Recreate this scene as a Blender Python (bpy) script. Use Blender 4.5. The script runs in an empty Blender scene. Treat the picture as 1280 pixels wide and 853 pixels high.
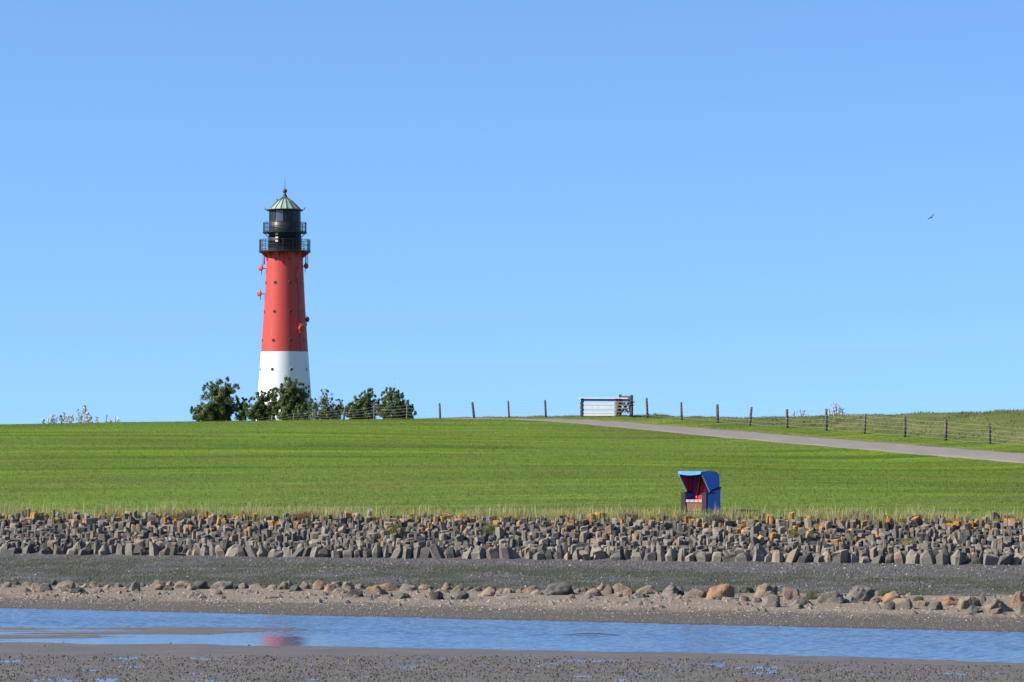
import bpy, bmesh, math, random
import numpy as np
from mathutils import Vector, Matrix

random.seed(7)
rng = np.random.default_rng(11)
SC = bpy.context.scene
COL = SC.collection
R = math.radians

# ------------------------------------------------------------------ camera, sky, sun, exposure
F_PX, CX, CY, HOR = 4000.0, 640.0, 426.5, 540.0      # focal length in photo pixels, centre, horizon row
CAM_Z = 5.2
PITCH = math.atan((HOR - CY) / F_PX)
cam_d = bpy.data.cameras.new('camera'); cam = bpy.data.objects.new('camera', cam_d); COL.objects.link(cam)
cam_d.sensor_width = 36.0; cam_d.lens = 36.0 * F_PX / 1280.0
cam_d.clip_start = 0.5; cam_d.clip_end = 30000
cam.location = (0, 0, CAM_Z); cam.rotation_euler = (math.pi / 2 + PITCH, 0, 0)
SC.camera = cam

SUN_EL, SUN_AZ = R(38), math.atan2(-0.97, -0.24)     # sun to the left, a little behind the camera
wd = bpy.data.worlds.new('World'); SC.world = wd; wd.use_nodes = True
nt = wd.node_tree; nt.nodes.clear()
w_out = nt.nodes.new('ShaderNodeOutputWorld'); w_bg = nt.nodes.new('ShaderNodeBackground')
w_sky = nt.nodes.new('ShaderNodeTexSky'); w_sky.sky_type = 'NISHITA'; w_sky.sun_disc = False
w_sky.sun_elevation = SUN_EL; w_sky.sun_rotation = SUN_AZ
w_sky.air_density = 1.0; w_sky.dust_density = 0.0; w_sky.ozone_density = 1.5; w_sky.altitude = 0
w_hs = nt.nodes.new('ShaderNodeMix'); w_hs.data_type = 'RGBA'; w_hs.blend_type = 'MULTIPLY'
w_hs.inputs[0].default_value = 1.0; w_hs.inputs[7].default_value = (0.77, 1.04, 1.34, 1)
w_tc = nt.nodes.new('ShaderNodeTexCoord'); w_up = nt.nodes.new('ShaderNodeVectorMath'); w_up.operation = 'ADD'; w_up.inputs[1].default_value = (0, 0, 0.135)
w_nm = nt.nodes.new('ShaderNodeVectorMath'); w_nm.operation = 'NORMALIZE'      # very clear air: the pale horizon belt sits lower than in the model sky
nt.links.new(w_tc.outputs['Generated'], w_up.inputs[0]); nt.links.new(w_up.outputs[0], w_nm.inputs[0]); nt.links.new(w_nm.outputs[0], w_sky.inputs[0])
nt.links.new(w_sky.outputs[0], w_hs.inputs[6]); nt.links.new(w_hs.outputs[2], w_bg.inputs[0])
nt.links.new(w_bg.outputs[0], w_out.inputs[0]); w_bg.inputs[1].default_value = 0.081

sl = bpy.data.lights.new('sun', 'SUN'); so = bpy.data.objects.new('sun', sl); COL.objects.link(so)
sl.energy = 5.0; sl.angle = R(0.5); sl.color = (1.0, 0.94, 0.85)
to_sun = Vector((math.sin(SUN_AZ) * math.cos(SUN_EL), math.cos(SUN_AZ) * math.cos(SUN_EL), math.sin(SUN_EL)))
so.rotation_euler = to_sun.to_track_quat('Z', 'Y').to_euler(); so.location = (-60, 60, 60)

SC.view_settings.view_transform = 'Standard'; SC.view_settings.look = 'None'
SC.view_settings.exposure = 0.86; SC.view_settings.gamma = 1.0

# ------------------------------------------------------------------ helpers
def ray(x, y):
    """direction of photo pixel (x, y), scaled so that its world Y is 1"""
    dx, du = (x - CX) / F_PX, (CY - y) / F_PX
    Y = math.cos(PITCH) - du * math.sin(PITCH); Z = math.sin(PITCH) + du * math.cos(PITCH)
    return dx / Y, Z / Y
def at(x, y, D):
    a, b = ray(x, y)
    return Vector((a * D, D, CAM_Z + b * D))

def tag(o, label=None, cat=None, group=None, kind=None):
    if label: o['label'] = label
    if cat: o['category'] = cat
    if group: o['group'] = group
    if kind: o['kind'] = kind
    return o
def empty(name, loc, rz=0.0):
    o = bpy.data.objects.new(name, None); COL.objects.link(o)
    o.location = loc; o.rotation_euler = (0, 0, rz); o.empty_display_size = 0.2
    return o
def link(name, me, mat=None, parent=None, loc=None):
    o = bpy.data.objects.new(name, me); COL.objects.link(o)
    if mat is not None and not me.materials: me.materials.append(mat)
    if parent is not None: o.parent = parent
    if loc is not None: o.location = loc
    return o
def mesh_np(name, V, Fc, tint=None, smooth=False):
    """mesh from numpy arrays; Fc is (m, 3) or (m, 4); tint is one float per vertex"""
    V = np.asarray(V, np.float32); Fc = np.asarray(Fc, np.int32)
    me = bpy.data.meshes.new(name); k = Fc.shape[1]
    me.vertices.add(len(V)); me.vertices.foreach_set('co', V.ravel())
    me.loops.add(Fc.size); me.loops.foreach_set('vertex_index', Fc.ravel())
    me.polygons.add(len(Fc))
    me.polygons.foreach_set('loop_start', np.arange(0, Fc.size, k, dtype=np.int32))
    me.polygons.foreach_set('loop_total', np.full(len(Fc), k, np.int32))
    me.polygons.foreach_set('use_smooth', np.full(len(Fc), smooth))
    if tint is not None:
        at_ = me.attributes.new('tint', 'FLOAT', 'POINT'); at_.data.foreach_set('value', np.asarray(tint, np.float32))
    me.update(calc_edges=True); me.validate()
    return me
def grid_mesh(name, XX, YY, ZZ, smooth=True):
    n, m = XX.shape
    V = np.stack([XX, YY, ZZ], -1).reshape(-1, 3)
    i = np.arange(n * m).reshape(n, m)
    Fc = np.stack([i[:-1, :-1], i[:-1, 1:], i[1:, 1:], i[1:, :-1]], -1).reshape(-1, 4)
    return mesh_np(name, V, Fc, smooth=smooth)

class MB:
    """collects simple solids into one mesh"""
    def __init__(s): s.v = []; s.f = []; s.sm = []
    def add(s, vs, fs, smooth=False):
        b = len(s.v); s.v += [tuple(v) for v in vs]; s.f += [tuple(b + i for i in f) for f in fs]; s.sm += [smooth] * len(fs)
    def box(s, c, d, M=None):
        vs = [Vector((c[0] + sx * d[0] / 2, c[1] + sy * d[1] / 2, c[2] + sz * d[2] / 2)) for sx in (-1, 1) for sy in (-1, 1) for sz in (-1, 1)]
        if M is not None: vs = [M @ v for v in vs]
        s.add(vs, [(0, 1, 3, 2), (4, 6, 7, 5), (0, 4, 5, 1), (2, 3, 7, 6), (0, 2, 6, 4), (1, 5, 7, 3)])
    def bar(s, a, b, w, h, up=(0, 0, 1)):
        a, b = Vector(a), Vector(b); d = (b - a).normalized(); u = Vector(up)
        x = d.cross(u).normalized() * w / 2; z = x.cross(d).normalized() * h / 2
        s.add([a - x - z, a + x - z, a + x + z, a - x + z, b - x - z, b + x - z, b + x + z, b - x + z],
              [(3, 2, 1, 0), (4, 5, 6, 7), (0, 1, 5, 4), (1, 2, 6, 5), (2, 3, 7, 6), (3, 0, 4, 7)])
    def tube(s, pts, rad, n=8, cap=True):
        pts = [Vector(p) for p in pts]
        if not isinstance(rad, (list, tuple)): rad = [rad] * len(pts)
        vs = []
        for i, p in enumerate(pts):
            d = (pts[min(i + 1, len(pts) - 1)] - pts[max(i - 1, 0)]).normalized()
            x = d.orthogonal().normalized() if abs(d.z) < 0.9 else d.cross(Vector((0, 1, 0))).normalized()
            if abs(d.z) < 0.9: x = d.cross(Vector((0, 0, 1))).normalized()
            y = d.cross(x)
            vs += [p + (x * math.cos(6.2832 * k / n) + y * math.sin(6.2832 * k / n)) * rad[i] for k in range(n)]
        fs = [(i * n + k, i * n + (k + 1) % n, (i + 1) * n + (k + 1) % n, (i + 1) * n + k) for i in range(len(pts) - 1) for k in range(n)]
        s.add(vs, fs, n > 5)
        if cap:
            b = len(s.v) - len(vs)
            s.f += [tuple(b + k for k in range(n))[::-1], tuple(b + (len(pts) - 1) * n + k for k in range(n))]; s.sm += [False, False]
    def lathe(s, prof, n=48, smooth=True, off=0.0):
        vs = [(r * math.cos(off + 6.28318 * k / n), r * math.sin(off + 6.28318 * k / n), z) for r, z in prof for k in range(n)]
        fs = [(i * n + k, i * n + (k + 1) % n, (i + 1) * n + (k + 1) % n, (i + 1) * n + k) for i in range(len(prof) - 1) for k in range(n)]
        s.add(vs, fs, smooth)
    def prism(s, poly, ext):
        """closed polygon (list of 3D points) extruded along vector ext"""
        n = len(poly); e = Vector(ext); a = [Vector(p) for p in poly]
        s.add(a + [p + e for p in a], [tuple(range(n))[::-1], tuple(range(n, 2 * n))] + [(i, (i + 1) % n, n + (i + 1) % n, n + i) for i in range(n)])
    def mesh(s, name):
        me = bpy.data.meshes.new(name); me.from_pydata(s.v, [], s.f)
        me.polygons.foreach_set('use_smooth', s.sm); me.update()
        bm = bmesh.new(); bm.from_mesh(me); bmesh.ops.recalc_face_normals(bm, faces=bm.faces); bm.to_mesh(me); bm.free()
        return me
    def build(s, name, mat, parent=None, loc=None): return link(name, s.mesh(name), mat, parent, loc)

# ------------------------------------------------------------------ materials
class NT:
    def __init__(s, name):
        s.m = bpy.data.materials.new(name); s.m.use_nodes = True; s.t = s.m.node_tree; s.t.nodes.clear()
        s.out = s.n('ShaderNodeOutputMaterial')
    def n(s, typ, **kw):
        o = s.t.nodes.new(typ)
        for k, v in kw.items(): setattr(o, k, v)
        return o
    def l(s, a, b): s.t.links.new(a, b)
    def set(s, sock, v):
        if hasattr(v, 'is_output'): s.l(v, sock)
        else: sock.default_value = v
    def pos(s): return s.n('ShaderNodeNewGeometry').outputs['Position']
    def objc(s): return s.n('ShaderNodeTexCoord').outputs['Object']
    def mapping(s, vec, scale=(1, 1, 1), rot=(0, 0, 0), loc=(0, 0, 0)):
        o = s.n('ShaderNodeMapping'); s.l(vec, o.inputs[0]); o.inputs['Scale'].default_value = scale
        o.inputs['Rotation'].default_value = rot; s.set(o.inputs['Location'], loc); return o.outputs[0]
    def noise(s, vec, scale, detail=3, rough=0.55, dist=0.0):
        o = s.n('ShaderNodeTexNoise'); s.l(vec, o.inputs['Vector']); o.inputs['Scale'].default_value = scale
        o.inputs['Detail'].default_value = detail; o.inputs['Roughness'].default_value = rough; o.inputs['Distortion'].default_value = dist
        return o.outputs[0]
    def ramp(s, fac, stops):
        o = s.n('ShaderNodeValToRGB'); s.set(o.inputs[0], fac); e = o.color_ramp.elements
        while len(e) < len(stops): e.new(0.5)
        for el, (p, c) in zip(e, stops):
            el.position = p; el.color = (*c, 1) if not isinstance(c, (int, float)) else (c, c, c, 1)
        return o.outputs[0]
    def mr(s, v, a, b, c=0.0, d=1.0, smooth=False):
        o = s.n('ShaderNodeMapRange'); s.set(o.inputs[0], v)
        if smooth: o.interpolation_type = 'SMOOTHSTEP'
        for i, q in zip((1, 2, 3, 4), (a, b, c, d)): s.set(o.inputs[i], q)
        return o.outputs[0]
    def math(s, op, a, b=0.0, c=0.0):
        o = s.n('ShaderNodeMath', operation=op); s.set(o.inputs[0], a); s.set(o.inputs[1], b); s.set(o.inputs[2], c); return o.outputs[0]
    def mix(s, fac, a, b, blend='MIX'):
        o = s.n('ShaderNodeMix', data_type='RGBA', blend_type=blend); s.set(o.inputs[0], fac)
        for i, q in ((6, a), (7, b)): s.set(o.inputs[i], (*q, 1) if isinstance(q, tuple) and len(q) == 3 else q)
        return o.outputs[2]
    def sep(s, vec):
        o = s.n('ShaderNodeSeparateXYZ'); s.l(vec, o.inputs[0]); return o.outputs
    def attr(s, name): return s.n('ShaderNodeAttribute', attribute_name=name).outputs['Fac']
    def rnd(s): return s.n('ShaderNodeObjectInfo').outputs['Random']
    def bump(s, h, strength, dist=0.02):
        o = s.n('ShaderNodeBump'); s.l(h, o.inputs['Height']); s.set(o.inputs['Strength'], strength); o.inputs['Distance'].default_value = dist
        return o.outputs[0]
    def bsdf(s, col, rough=0.8, spec=0.3, normal=None, metal=0.0, trans=None, **kw):
        b = s.n('ShaderNodeBsdfPrincipled'); col = s.mix(1.0, col, (0.84, 0.84, 0.84), 'MULTIPLY')
        s.set(b.inputs['Base Color'], col)
        s.set(b.inputs['Roughness'], rough); s.set(b.inputs['Specular IOR Level'], spec); s.set(b.inputs['Metallic'], metal)
        if normal is not None: s.l(normal, b.inputs['Normal'])
        for k, v in kw.items(): s.set(b.inputs[k], v)
        sh = b.outputs[0]
        if trans:
            tr = s.n('ShaderNodeBsdfTranslucent'); s.set(tr.inputs[0], col)
            mx = s.n('ShaderNodeMixShader'); mx.inputs[0].default_value = trans; s.l(sh, mx.inputs[1]); s.l(tr.outputs[0], mx.inputs[2]); sh = mx.outputs[0]
        s.l(sh, s.out.inputs[0]); return s.m

def mat_paint(name, col, rough=0.5, var=0.12, scale=1.5, bump=0.0, spec=0.4):
    t = NT(name); o = t.objc(); nz = t.noise(o, scale, 5, 0.6)
    c = t.mix(t.mr(nz, 0.3, 0.7), tuple(x * (1 - var) for x in col), tuple(min(1, x * (1 + var)) for x in col))
    nrm = t.bump(t.noise(o, scale * 8, 3), bump) if bump else None
    return t.bsdf(c, rough, spec, nrm)
def mat_wood(name, col, dark):
    t = NT(name); o = t.objc()
    g = t.noise(t.mapping(o, (14, 14, 1.2)), 2.0, 4, 0.6); p = t.noise(o, 1.3, 3)
    c = t.mix(t.mr(g, 0.35, 0.7), dark, col); c = t.mix(t.mr(p, 0.35, 0.75, 0, 0.55), c, dark)
    c = t.mix(t.mr(t.rnd(), 0, 1, 0.0, 0.45), c, dark)
    return t.bsdf(c, 0.85, 0.2, t.bump(g, 0.5, 0.01))

def grass_colour(t, pos, fine=True):
    """mown turf: broad mowing bands along the shore, dry patches, fine mottling"""
    big = t.noise(t.mapping(pos, (0.06, 0.045, 0.0)), 1.0, 4, 0.6, 0.6)
    band = t.noise(t.mapping(pos, (0.016, 0.28, 0.0), (0, 0, R(-10))), 1.0, 5, 0.7, 0.5)
    arc = t.noise(t.mapping(pos, (0.06, 0.7, 0.0), (0, 0, R(7))), 1.0, 4, 0.7, 0.8)
    dry = t.noise(t.mapping(pos, (0.09, 0.22, 0.0)), 1.0, 5, 0.7)
    c = t.mix(t.mr(band, 0.42, 0.58), (0.070, 0.122, 0.007), (0.165, 0.252, 0.014))
    c = t.mix(t.mr(arc, 0.44, 0.62, 0, 0.6), c, (0.070, 0.115, 0.013))
    lowf = t.mr(t.math('ADD', t.sep(pos)[1], t.math('MULTIPLY', t.sep(pos)[0], 0.33)), 122.0, 165.0, 0.5, 0.0)
    c = t.mix(lowf, c, (0.135, 0.190, 0.048))
    c = t.mix(t.mr(big, 0.42, 0.62, 0, 0.6), c, (0.135, 0.205, 0.026))
    c = t.mix(t.mr(dry, 0.50, 0.64, 0, 0.75), c, (0.125, 0.140, 0.036))
    spot = t.noise(t.mapping(pos, (0.55, 0.30, 0.0)), 1.0, 4, 0.75)
    c = t.mix(t.mr(spot, 0.62, 0.72, 0, 0.55), c, (0.055, 0.085, 0.012))
    if fine:
        f = t.noise(t.mapping(pos, (1, 1, 0)), 2.6, 5, 0.75)
        c = t.mix(t.mr(f, 0.3, 0.7, 0.0, 1.0), t.mix(1.0, c, (0.50, 0.53, 0.5), 'MULTIPLY'), t.mix(1.0, c, (1.38, 1.30, 1.25), 'MULTIPLY'))
    return c

def m_meadow():
    t = NT('meadow_turf'); p = t.pos(); c = grass_colour(t, p)
    h = t.noise(p, 5.0, 4, 0.8)
    # rough unmown bank beyond the fence, straw coloured
    s = t.sep(p); line = t.math('ADD', s[0], t.math('MULTIPLY', s[1], 0.4258))
    rough = t.mr(line, 102.0, 103.6)
    rn = t.noise(t.mapping(p, (0.3, 0.3, 1)), 1.2, 5, 0.7)
    rc = t.ramp(rn, [(0.25, (0.055, 0.085, 0.016)), (0.5, (0.10, 0.12, 0.032)), (0.75, (0.18, 0.16, 0.065))])
    edge = t.math('MULTIPLY', t.mr(line, 99.6, 99.95), t.mr(line, 100.7, 100.0))     # bare dry strip along the road
    c = t.mix(t.math('MULTIPLY', edge, t.mr(t.noise(p, 1.1, 4), 0.35, 0.6)), c, (0.24, 0.16, 0.07))
    return t.bsdf(t.mix(rough, c, rc), 0.9, 0.1, t.bump(h, 0.8, 0.05))
def m_blade():
    t = NT('turf_blades'); c = grass_colour(t, t.pos(), False)
    k = t.attr('tint'); c = t.mix(k, t.mix(1.0, c, (0.72, 0.78, 0.7), 'MULTIPLY'), t.mix(1.0, c, (1.65, 1.5, 1.35), 'MULTIPLY'))
    return t.bsdf(c, 0.7, 0.2, trans=0.35)
def m_leafy(name, stops, trans=0.3, rough=0.6, spec=0.3):
    t = NT(name); return t.bsdf(t.ramp(t.attr('tint'), stops), rough, spec, trans=trans)

def stone_colour(t, vec, k):
    """grey basalt and granite blocks with orange lichen on the upper courses"""
    p = t.pos(); n1 = t.noise(vec, 2.2, 6, 0.65); n2 = t.noise(p, 26, 3, 0.7)
    base = t.ramp(k, [(0.0, (0.095, 0.088, 0.078)), (0.35, (0.165, 0.149, 0.126)), (0.62, (0.232, 0.206, 0.168)), (0.82, (0.285, 0.245, 0.19)), (0.96, (0.27, 0.19, 0.135)), (1.0, (0.30, 0.26, 0.21))])
    c = t.mix(t.mr(n1, 0.3, 0.72, 0, 0.7), base, t.mix(1.0, base, (0.55, 0.55, 0.56), 'MULTIPLY'))
    c = t.mix(t.mr(n2, 0.35, 0.7, 0, 0.5), c, t.mix(1.0, c, (1.5, 1.45, 1.4), 'MULTIPLY'))
    z = t.sep(p)[2]
    ln = t.noise(p, 1.9, 4, 0.6); thr = t.mr(z, 0.9, 2.1, 0.69, 0.52)
    lich = t.mr(t.math('SUBTRACT', ln, thr), 0.0, 0.025)
    lc = t.mix(t.mr(t.noise(p, 9, 3), 0.35, 0.65), (0.42, 0.17, 0.012), (0.55, 0.30, 0.035))
    c = t.mix(t.math('MULTIPLY', lich, t.mr(t.noise(p, 14, 4, 0.7), 0.3, 0.52)), c, lc)
    # damp dark foot of the lowest course
    return c, t.math('ADD', n1, n2)
def m_stone(attr):
    t = NT('revetment_stone' + ('_rest' if attr else '')); k = t.attr('tint') if attr else t.rnd()
    c, h = stone_colour(t, t.pos(), k)
    return t.bsdf(c, 0.85, 0.25, t.bump(h, 0.6, 0.03))
def m_boulder(name, a, b, stain, amt):
    t = NT(name); o = t.objc(); r = t.rnd()
    v = t.n('ShaderNodeVectorMath', operation='ADD'); t.l(o, v.inputs[0]); cb = t.n('ShaderNodeCombineXYZ')
    for i in range(3): t.l(t.math('MULTIPLY', r, 37.0 + 11 * i), cb.inputs[i])
    t.l(cb.outputs[0], v.inputs[1]); vec = v.outputs[0]
    n = t.noise(vec, 3.0, 6, 0.65); f = t.noise(vec, 38, 3, 0.7); st = t.noise(vec, 2.1, 4, 0.6)
    c = t.mix(t.mr(n, 0.3, 0.7), a, b)
    c = t.mix(t.mr(st, 0.60 - amt * 0.25, 0.72 - amt * 0.25), c, stain)
    c = t.mix(t.mr(f, 0.35, 0.65, 0, 0.6), t.mix(1.0, c, (0.7, 0.7, 0.7), 'MULTIPLY'), t.mix(1.0, c, (1.3, 1.28, 1.25), 'MULTIPLY'))
    return t.bsdf(c, 0.85, 0.25, t.bump(t.math('ADD', t.math('MULTIPLY', n, 1.5), f), 1.0, 0.06))

M = {}
M['meadow'] = m_meadow(); M['blade'] = m_blade()
M['stone'] = m_stone(False); M['stone_rest'] = m_stone(True)
M['b_grey'] = m_boulder('boulder_grey', (0.250, 0.216, 0.176), (0.385, 0.331, 0.263), (0.169, 0.151, 0.128), 0.5)
M['b_dark'] = m_boulder('boulder_dark', (0.128, 0.121, 0.111), (0.223, 0.205, 0.182), (0.088, 0.084, 0.065), 0.5)
M['b_tan'] = m_boulder('boulder_tan', (0.317, 0.250, 0.176), (0.446, 0.358, 0.257), (0.230, 0.196, 0.155), 0.6)
M['b_pink'] = m_boulder('boulder_pink', (0.378, 0.230, 0.155), (0.472, 0.317, 0.230), (0.243, 0.196, 0.155), 0.7)
M['b_orange'] = m_boulder('boulder_orange', (0.43, 0.225, 0.110), (0.50, 0.31, 0.18), (0.270, 0.209, 0.155), 0.7)
M['b_moss'] = m_boulder('boulder_mossy', (0.13, 0.12, 0.09), (0.24, 0.21, 0.17), (0.075, 0.085, 0.025), 0.9)

def m_mud():
    t = NT('wet_mud'); p = t.pos(); s = t.sep(p)
    a = t.noise(t.mapping(p, (0.5, 1, 1)), 1.6, 5, 0.65); b = t.noise(p, 14, 4, 0.7)
    c = t.ramp(a, [(0.3, (0.100, 0.078, 0.055)), (0.55, (0.148, 0.118, 0.084)), (0.75, (0.19, 0.152, 0.108))])
    c = t.mix(t.mr(b, 0.35, 0.7, 0, 0.5), c, (0.085, 0.075, 0.065))
    rg = t.mr(a, 0.3, 0.7, 0.40, 0.62)
    return t.bsdf(c, rg, 0.24, t.bump(t.math('ADD', a, t.math('MULTIPLY', b, 0.5)), 0.35, 0.03))
def m_beach():
    t = NT('shell_gravel'); p = t.pos(); a = t.noise(p, 30, 4, 0.8); b = t.noise(p, 1.2, 4, 0.6); v = t.n('ShaderNodeTexVoronoi'); t.l(p, v.inputs['Vector']); v.inputs['Scale'].default_value = 16
    z = t.sep(p)[2]
    low = t.ramp(a, [(0.3, (0.040, 0.034, 0.028)), (0.5, (0.085, 0.072, 0.057)), (0.68, (0.16, 0.132, 0.098))])
    high = t.ramp(a, [(0.3, (0.10, 0.075, 0.055)), (0.5, (0.20, 0.16, 0.115)), (0.68, (0.35, 0.285, 0.20))])
    c = t.mix(t.mr(t.math('ADD', z, t.math('MULTIPLY', b, 0.16)), 0.24, 0.30), low, high)
    c = t.mix(t.mr(z, 0.03, 0.01), c, (0.075, 0.06, 0.045))
    return t.bsdf(c, 0.8, 0.3, t.bump(v.outputs['Distance'], 0.8, 0.04))
def m_apron():
    t = NT('dark_stone_apron'); p = t.pos(); a = t.noise(p, 24, 5, 0.8); b = t.noise(t.mapping(p, (0.45, 0.45, 1), (0, 0, R(18))), 1.0, 5, 0.65); g = t.noise(t.mapping(p, (0.5, 0.8, 1)), 1.7, 5, 0.7)
    c = t.ramp(a, [(0.3, (0.050, 0.044, 0.040)), (0.5, (0.115, 0.102, 0.092)), (0.7, (0.22, 0.195, 0.172))])
    z = t.sep(p)[2]
    band = t.math('MULTIPLY', t.mr(z, 0.30, 0.34), t.mr(z, 0.565, 0.50))
    c = t.mix(t.math('MULTIPLY', band, t.mr(b, 0.36, 0.54, 0, 1.0)), c, t.mix(t.mr(a, 0.35, 0.65), (0.026, 0.028, 0.007), (0.085, 0.084, 0.026)))
    return t.bsdf(c, t.mr(g, 0.3, 0.7, 0.45, 0.75), 0.35, t.bump(a, 1.0, 0.06))
def m_water():
    t = NT('sea_water'); p = t.pos(); y = t.sep(p)[1]; x = t.sep(p)[0]
    a = t.noise(t.mapping(p, (0.75, 1.6, 1)), 2.4, 3, 0.55); b = t.noise(t.mapping(p, (0.5, 1.0, 1)), 0.35, 3, 0.5)
    return t.bsdf((0.07, 0.11, 0.18), 0.08, 0.5, t.bump(a, 0.03, 0.05), IOR=1.333)
def m_pebble(name, stops):
    t = NT(name); return t.bsdf(t.ramp(t.attr('tint'), stops), 0.75, 0.35)
def m_road():
    t = NT('lane_asphalt'); p = t.pos(); a = t.noise(p, 7, 5, 0.8); b = t.noise(t.mapping(p, (0.9, 0.25, 1), (0, 0, R(-23))), 0.8, 4, 0.6)
    c = t.mix(t.mr(a, 0.3, 0.7), (0.16, 0.142, 0.125), (0.25, 0.222, 0.195)); c = t.mix(t.mr(b, 0.4, 0.7, 0, 0.4), c, (0.29, 0.255, 0.215))
    return t.bsdf(c, 0.9, 0.15, t.bump(a, 0.3, 0.02))
M['mud'] = m_mud(); M['beach'] = m_beach(); M['apron'] = m_apron(); M['water'] = m_water(); M['road'] = m_road()

# ------------------------------------------------------------------ lie of the land
# straight shore lines in plan: (X, Y, z) where the photo's left and right edges cut them
SHORE = [((-15.1, 94.5, 0.0), (13.3, 83.2, 0.0)),          # water's far edge
         ((-15.6, 97.6, 0.20), (14.1, 88.0, 0.25)),        # top of the shell gravel
         ((-16.3, 102.0, 0.30), (15.1, 94.4, 0.36)),       # foot of the dark apron
         ((-19.6, 122.3, 0.55), (17.6, 110.0, 0.63)),      # foot of the stones
         ((-20.1, 125.7, 1.92), (18.2, 113.5, 2.03))]      # top of the stones
def shore(i, X):
    a, b = SHORE[i]; k = (X - a[0]) / (b[0] - a[0]); kc = np.clip(k, -0.3, 1.3)
    return a[1] + (b[1] - a[1]) * kc - 0.32 * (k - kc) * (b[0] - a[0]), a[2] + (b[2] - a[2]) * kc
FENCE = lambda Y: 102.4 - 0.4258 * Y                       # X of the fence line
def on_line(x, c): a, _ = ray(x, 530); return c / (a + 0.4258)   # depth where a pixel column meets a line parallel to the fence

# control points of the dyke: (x, y, depth)
ctl = []
for x in (-300, 0, 320, 640, 960, 1280, 1600):
    a = (x - 640) / 4000
    l, r = SHORE[4]; k = (r[1] - l[1]) / (r[0] - l[0]); Y = (l[1] - k * l[0]) / (1 - a * k)
    X = a * Y; ctl.append((X, Y, shore(4, X)[1]))
def C(x, y, D): p = at(x, y, D); ctl.append((p.x, p.y, p.z))
def line_ctl(pts, c, step, d=0.0, dy=0.0):
    px_, py_ = zip(*sorted(pts))
    for x in np.arange(px_[0], px_[-1] + 1, step): C(float(x), float(np.interp(x, px_, py_)) + dy, on_line(x, c) + d)
line_ctl(((640, 525), (700, 527.8), (790, 536.5), (880, 545.6), (1080, 563.4), (1280, 580.6), (1500, 600)), 95.35, 43)
line_ctl(((640, 524.4), (700, 524.6), (772, 527), (880, 534.7), (1080, 551), (1280, 566.5), (1500, 584)), 99.67, 43)
line_ctl(((1500, 578), (1280, 559.5), (1237, 556), (1131, 547), (1033, 538.5), (938, 532.5), (852, 525), (809, 521), (728, 520.5), (682, 521.5), (592, 523.8), (509, 525), (430, 527.5), (367, 532), (303, 540)), 102.4, 40)
BANK = ((1500, 519), (1280, 518.5), (1200, 519), (1100, 521), (1000, 523), (940, 524), (880, 524.5), (809, 522.5), (700, 522.8))
line_ctl(BANK, 102.4, 45, 11, 0); line_ctl(BANK, 102.4, 60, 20, 2.0); line_ctl(BANK, 102.4, 60, 34, 9.0)
for x, y, d in ((-300, 536, 210), (0, 531.6, 215), (120, 529.2, 218), (240, 527.4, 221), (360, 525.8, 226), (500, 525.0, 231)): C(x, y, d)
for X, Y, z in ((-22, 150, 4.02), (-25, 180, 5.35), (-6, 150, 4.12), (-6, 185, 5.55), (10, 145, 4.0), (10, 170, 4.85), (22, 135, 3.62), (-45, 165, 4.6),
                (-50, 260, 4.2), (-30, 265, 5.4), (-90, 190, 5.9), (-90, 240, 5.0), (-20, 300, 5.2), (0, 290, 6.2), (30, 230, 6.6), (50, 210, 6.4), (20, 270, 6.0), (70, 160, 6.2), (60, 130, 4.2), (-60, 310, 2.6), (-40, 330, 2.8)): ctl.append((X, Y, z - 1.0))
ctl = np.array(ctl, float)
def tps_k(d2): return np.where(d2 > 1e-9, 0.5 * d2 * np.log(np.maximum(d2, 1e-9)), 0.0)
P_ = ctl[:, :2] / 100.0; n_ = len(P_)
A_ = np.zeros((n_ + 3, n_ + 3)); d2_ = ((P_[:, None] - P_[None]) ** 2).sum(-1)
A_[:n_, :n_] = tps_k(d2_) + np.eye(n_) * 2e-5; A_[:n_, n_] = 1; A_[:n_, n_ + 1:] = P_; A_[n_:, :n_] = A_[:n_, n_:].T
W_ = np.linalg.solve(A_, np.concatenate([ctl[:, 2], np.zeros(3)]))
def dyke(X, Y):
    X = np.asarray(X, float); Y = np.asarray(Y, float); sh = X.shape
    q = np.stack([X.ravel(), Y.ravel()], -1) / 100.0; out = np.empty(len(q))
    for i in range(0, len(q), 20000):
        b = q[i:i + 20000]; out[i:i + 20000] = tps_k(((b[:, None] - P_[None]) ** 2).sum(-1)) @ W_[:n_] + W_[n_] + b @ W_[n_ + 1:]
    Yv = Y.ravel(); Xv = X.ravel()
    s = np.clip((Yv - 315) / 45, 0, 1); s = s * s * (3 - 2 * s)
    e = np.clip((np.abs(Xv) - 62) / 40, 0, 1); e = e * e * (3 - 2 * e)
    out = np.clip(out, 1.4, 8.2)
    side = np.clip(1.95 + (Yv - 120) * 0.036, 1.5, 5.4)
    out = out * (1 - e) + side * e
    return (out * (1 - s) + 1.5 * s).reshape(sh)
def vnoise(X, Y, seed=0):
    """smooth value noise"""
    r = np.random.default_rng(seed).random((64, 64)); xi = np.floor(X).astype(int); yi = np.floor(Y).astype(int); fx = X - xi; fy = Y - yi
    fx = fx * fx * (3 - 2 * fx); fy = fy * fy * (3 - 2 * fy); g = lambda i, j: r[i % 64, j % 64]
    return g(xi, yi) * (1 - fx) * (1 - fy) + g(xi + 1, yi) * fx * (1 - fy) + g(xi, yi + 1) * (1 - fx) * fy + g(xi + 1, yi + 1) * fx * fy
def fbm(X, Y, seed=0, o=4): return sum(vnoise(X * 2 ** k, Y * 2 ** k, seed + k) * 0.5 ** k for k in range(o)) / sum(0.5 ** k for k in range(o))
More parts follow.
